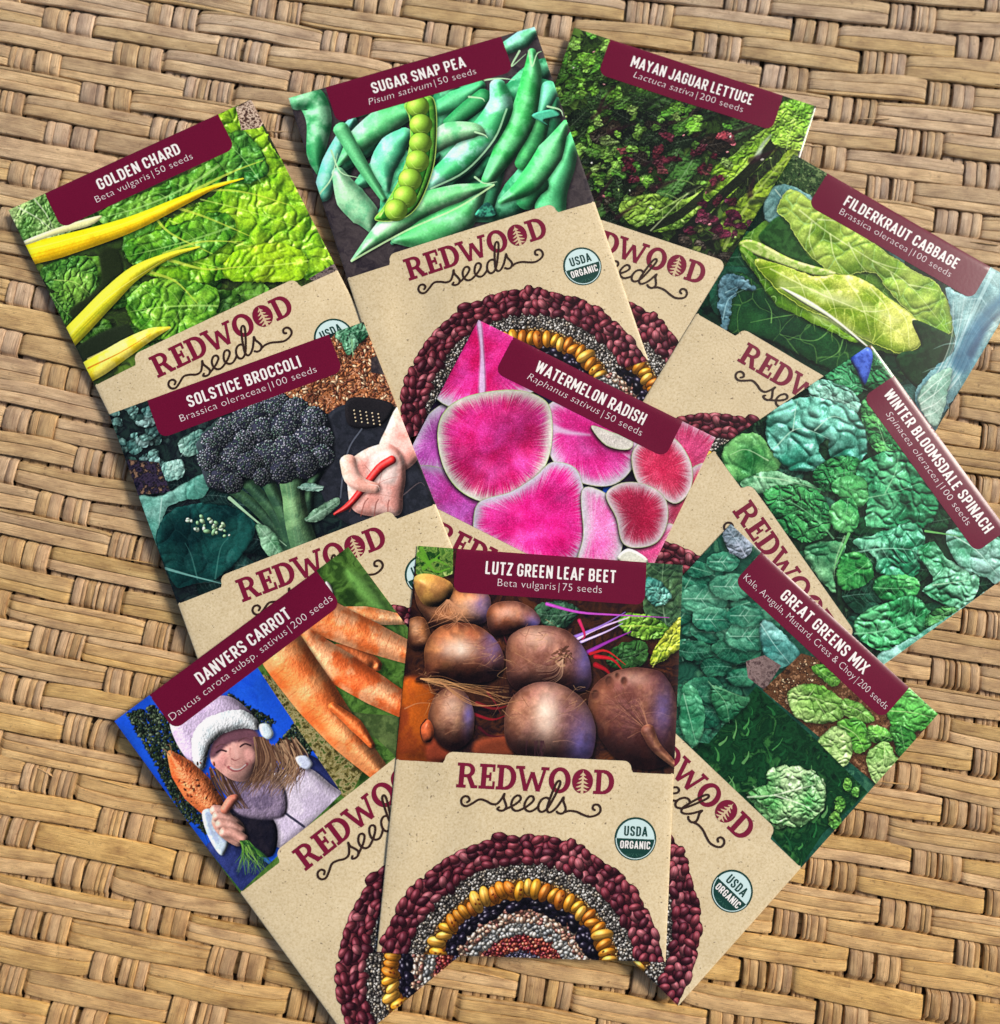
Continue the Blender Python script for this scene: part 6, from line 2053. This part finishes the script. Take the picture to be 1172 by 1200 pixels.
def build_packet(n, label, title, sub, sub_w, title_w, vis=('brand', 'badge', 'seeds')):
    root = bpy.data.objects.new("seed_packet", None)
    COL.objects.link(root)
    root["label"] = label
    root["category"] = "seed packet"
    root["group"] = "seed packets fanned out on the woven mat"
    base = Vector((*(bil(Q[n], .5, .5) * MM), float(BOT[n].mean()) * MM))
    # paper pouch: front and back sheet with a rolled edge
    gu, gv = axis_pts(49), axis_pts(67)
    A, B = np.meshgrid(gu, gv)
    top = surf(n, A, B, 0.0).reshape(-1, 3)
    bot = np.concatenate([bil(Q[n], A, B), samp(BOT[n], A, B)[..., None]], -1).reshape(-1, 3) * MM
    k, r = len(gu), len(gv)
    a = (np.arange(r - 1)[:, None] * k + np.arange(k - 1)[None]).ravel()
    F = [tuple(f) for f in np.stack([a, a + k, a + k + 1, a + 1], -1)]
    o = k * r
    F += [(f[3] + o, f[2] + o, f[1] + o, f[0] + o) for f in F]
    ring = list(range(k)) + [k * q + k - 1 for q in range(1, r)] + [k * (r - 1) + q for q in range(k - 2, -1, -1)] + [k * q for q in range(r - 2, 0, -1)]
    for q in range(len(ring)):
        x, y = ring[q], ring[(q + 1) % len(ring)]
        F.append((x, y, y + o, x + o))
    me = mesh_from("paper_pouch", np.vstack([top, bot]), F)
    link_mesh("paper_pouch", me, root, m_kraft)
    am, mp = art_mat(n + "_photo", ART[n])
    mp.inputs['Location'].default_value = (0, -(1 - KV) / KV, 0)
    mp.inputs['Scale'].default_value = (1, 1 / KV, 1)
    sheet("photo_print", n, [photo_outline()], .05, am, root)
    lab = sheet("title_label", n, [label_outline()], .10, m_label, root)
    cx = .505
    gothic_text("title_lettering", n, title, cx, .0265, title_w, .0330, .14, m_white, lab)
    parts = []
    xcur = 0
    for txt, sh in sub:
        V, F2 = glyphs(txt, sh * .6, -0.017)
        w = V[:, 0].max() - V[:, 0].min()
        parts.append((V - np.array([V[:, 0].min(), 0]) + np.array([xcur, 0]), F2))
        xcur += w + .30
    VA = np.vstack([p[0] for p in parts])
    FA, b = [], 0
    for p in parts:
        FA += [tuple(i + b for i in f) for f in p[1]]
        b += len(p[0])
    place_text("subtitle_lettering", n, VA, FA, cx, .0880, sub_w, .0205, .14, m_sub, lab, .73)
    # lower half
    if 'seeds' in vis:
        sheet("seed_arch_print", n, [SEED_OUTLINE], .05, m_seedart, root)
    if 'brand' in vis:
        bl = sheet("brand_lettering", n, BRAND_UV, .06, m_maroon, root, grid=None, uv=False)
        sheet("redwood_tree_emblem", n, TREE_UV, .09, m_kraft_flat, bl, grid=None, uv=False)
        sheet("script_lettering", n, SEEDS_UV, .12, m_brown, root, grid=None, uv=False)
    if 'badge' in vis:
        c, rr = (.872, .700), .0745
        disc = [(c[0] + rr * math.cos(t), c[1] + rr * AR * math.sin(t)) for t in np.linspace(0, 2 * math.pi, 49)[:-1]]
        bd = sheet("organic_badge", n, [disc], .06, m_badge_g, root, uv=False)
        r2 = rr * .905
        t0 = math.radians(5)
        up = [(c[0] + r2 * math.cos(t), c[1] + r2 * AR * math.sin(t)) for t in np.linspace(math.pi - t0, 2 * math.pi + t0, 30)]
        up = [(c[0] + r2 * math.cos(t), c[1] + r2 * AR * math.sin(t)) for t in np.linspace(math.pi, 2 * math.pi, 30)]
        sheet("badge_sky", n, [up], .09, m_badge_w, bd, uv=False)
        r1 = rr * .955
        ring_ = []
        tt = np.linspace(0, math.pi, 25)
        for q in range(24):
            ring_.append([(c[0] + f * math.cos(t), c[1] + f * AR * math.sin(t)) for f, t in ((r2, tt[q]), (r1 * .99, tt[q]), (r1 * .99, tt[q + 1]), (r2, tt[q + 1]))])
        sheet("badge_rim", n, ring_, .093, m_badge_w, bd, grid=None, uv=False)
        fl = []
        for a0_ in (-.045, -.027, -.009, .009, .027, .045):
            fl.append([(c[0] + a0_ * .35 - .0007, c[1] + .036), (c[0] + a0_ * .35 + .0007, c[1] + .036), (c[0] + a0_ * 1.0 + .0012, c[1] + .0425), (c[0] + a0_ * 1.0 - .0012, c[1] + .0425)])
        sheet("badge_field", n, fl, .09, m_badge_l, bd, grid=None, uv=False)
        gothic_text("badge_lettering", n, "USDA", c[0], c[1] - .031, .082, .0245, .13, m_badge_g, bd, w=.17, gap=.16)
        gothic_text("badge_lettering", n, "ORGANIC", c[0], c[1] + .0055, .106, .0190, .13, m_white, bd, w=.17, gap=.16)
    # the empty stands at the thing's base, the parts stay where they are built
    root.location = base
    for ch in root.children:
        ch.matrix_parent_inverse = Matrix.Translation(-base)
    return root


PACKETS = [
    ('mayan', "dark green lettuce seed packet peeking out at the top right behind the snap pea packet",
     "MAYAN JAGUAR LETTUCE", [("Lactuca sativa", .3), ("|", 0), ("200 seeds", 0)], .448, .497, ('brand', 'badge', 'seeds')),
    ('chard', "bright green and yellow-stemmed chard seed packet at the far left of the fan",
     "GOLDEN CHARD", [("Beta vulgaris", 0), ("|", 0), ("50 seeds", 0)], .396, .334, ('brand', 'badge', 'seeds')),
    ('pea', "snap pea seed packet with green pods, top centre of the fan",
     "SUGAR SNAP PEA", [("Pisum sativum", .3), ("|", 0), ("50 seeds", 0)], .434, .375, ('brand', 'badge', 'seeds')),
    ('cabbage', "pale green cabbage seed packet at the right, tucked under the spinach packet",
     "FILDERKRAUT CABBAGE", [("Brassica oleracea", 0), ("|", 0), ("100 seeds", 0)], .482, .49, ('brand', 'badge', 'seeds')),
    ('spinach', "crinkled green spinach seed packet at the right edge, steeply turned clockwise",
     "WINTER BLOOMSDALE SPINACH", [("Spinacea oleracea", .3), ("|", 0), ("100 seeds", 0)], .513, .642, ('brand', 'seeds')),
    ('radish', "seed packet with magenta radish slices in the middle of the fan",
     "WATERMELON RADISH", [("Raphanus sativus", .3), ("|", 0), ("50 seeds", 0)], .479, .455, ('brand', 'badge', 'seeds')),
    ('broccoli', "broccoli seed packet with a purple-grey head, lying over the chard packet",
     "SOLSTICE BROCCOLI", [("Brassica oleraceae", 0), ("|", 0), ("100 seeds", 0)], .532, .439, ('brand', 'badge', 'seeds')),
    ('carrot', "carrot seed packet with orange roots and a person in a white hat, lower left",
     "DANVERS CARROT", [("Daucus carota subsp. sativus", 0), ("|", 0), ("200 seeds", 0)], .69, .389, ('brand', 'badge', 'seeds')),
    ('greens', "mixed greens seed packet with several leaf photos, lower right under the beet packet",
     "GREAT GREENS MIX", [("Kale, Arugula, Mustard, Cress & Choy", 0), ("|", 0), ("200 seeds", 0)], .684, .402, ('brand', 'badge', 'seeds')),
    ('beet', "topmost seed packet with purple-brown beets, upright at the bottom centre",
     "LUTZ GREEN LEAF BEET", [("Beta vulgaris", 0), ("|", 0), ("75 seeds", 0)], .388, .487, ('brand', 'badge', 'seeds')),
]
m_seedart, seed_mp = art_mat("seed_arch_art", SEEDART, rough=0.26)
seed_mp.inputs['Location'].default_value = (0, 0, 0)
seed_mp.inputs['Scale'].default_value = (1, 1 / .34, 1)

for (n, label, title, sub, sw, tw, vis) in PACKETS:
    build_packet(n, label, title, sub, sw, tw, vis=vis)
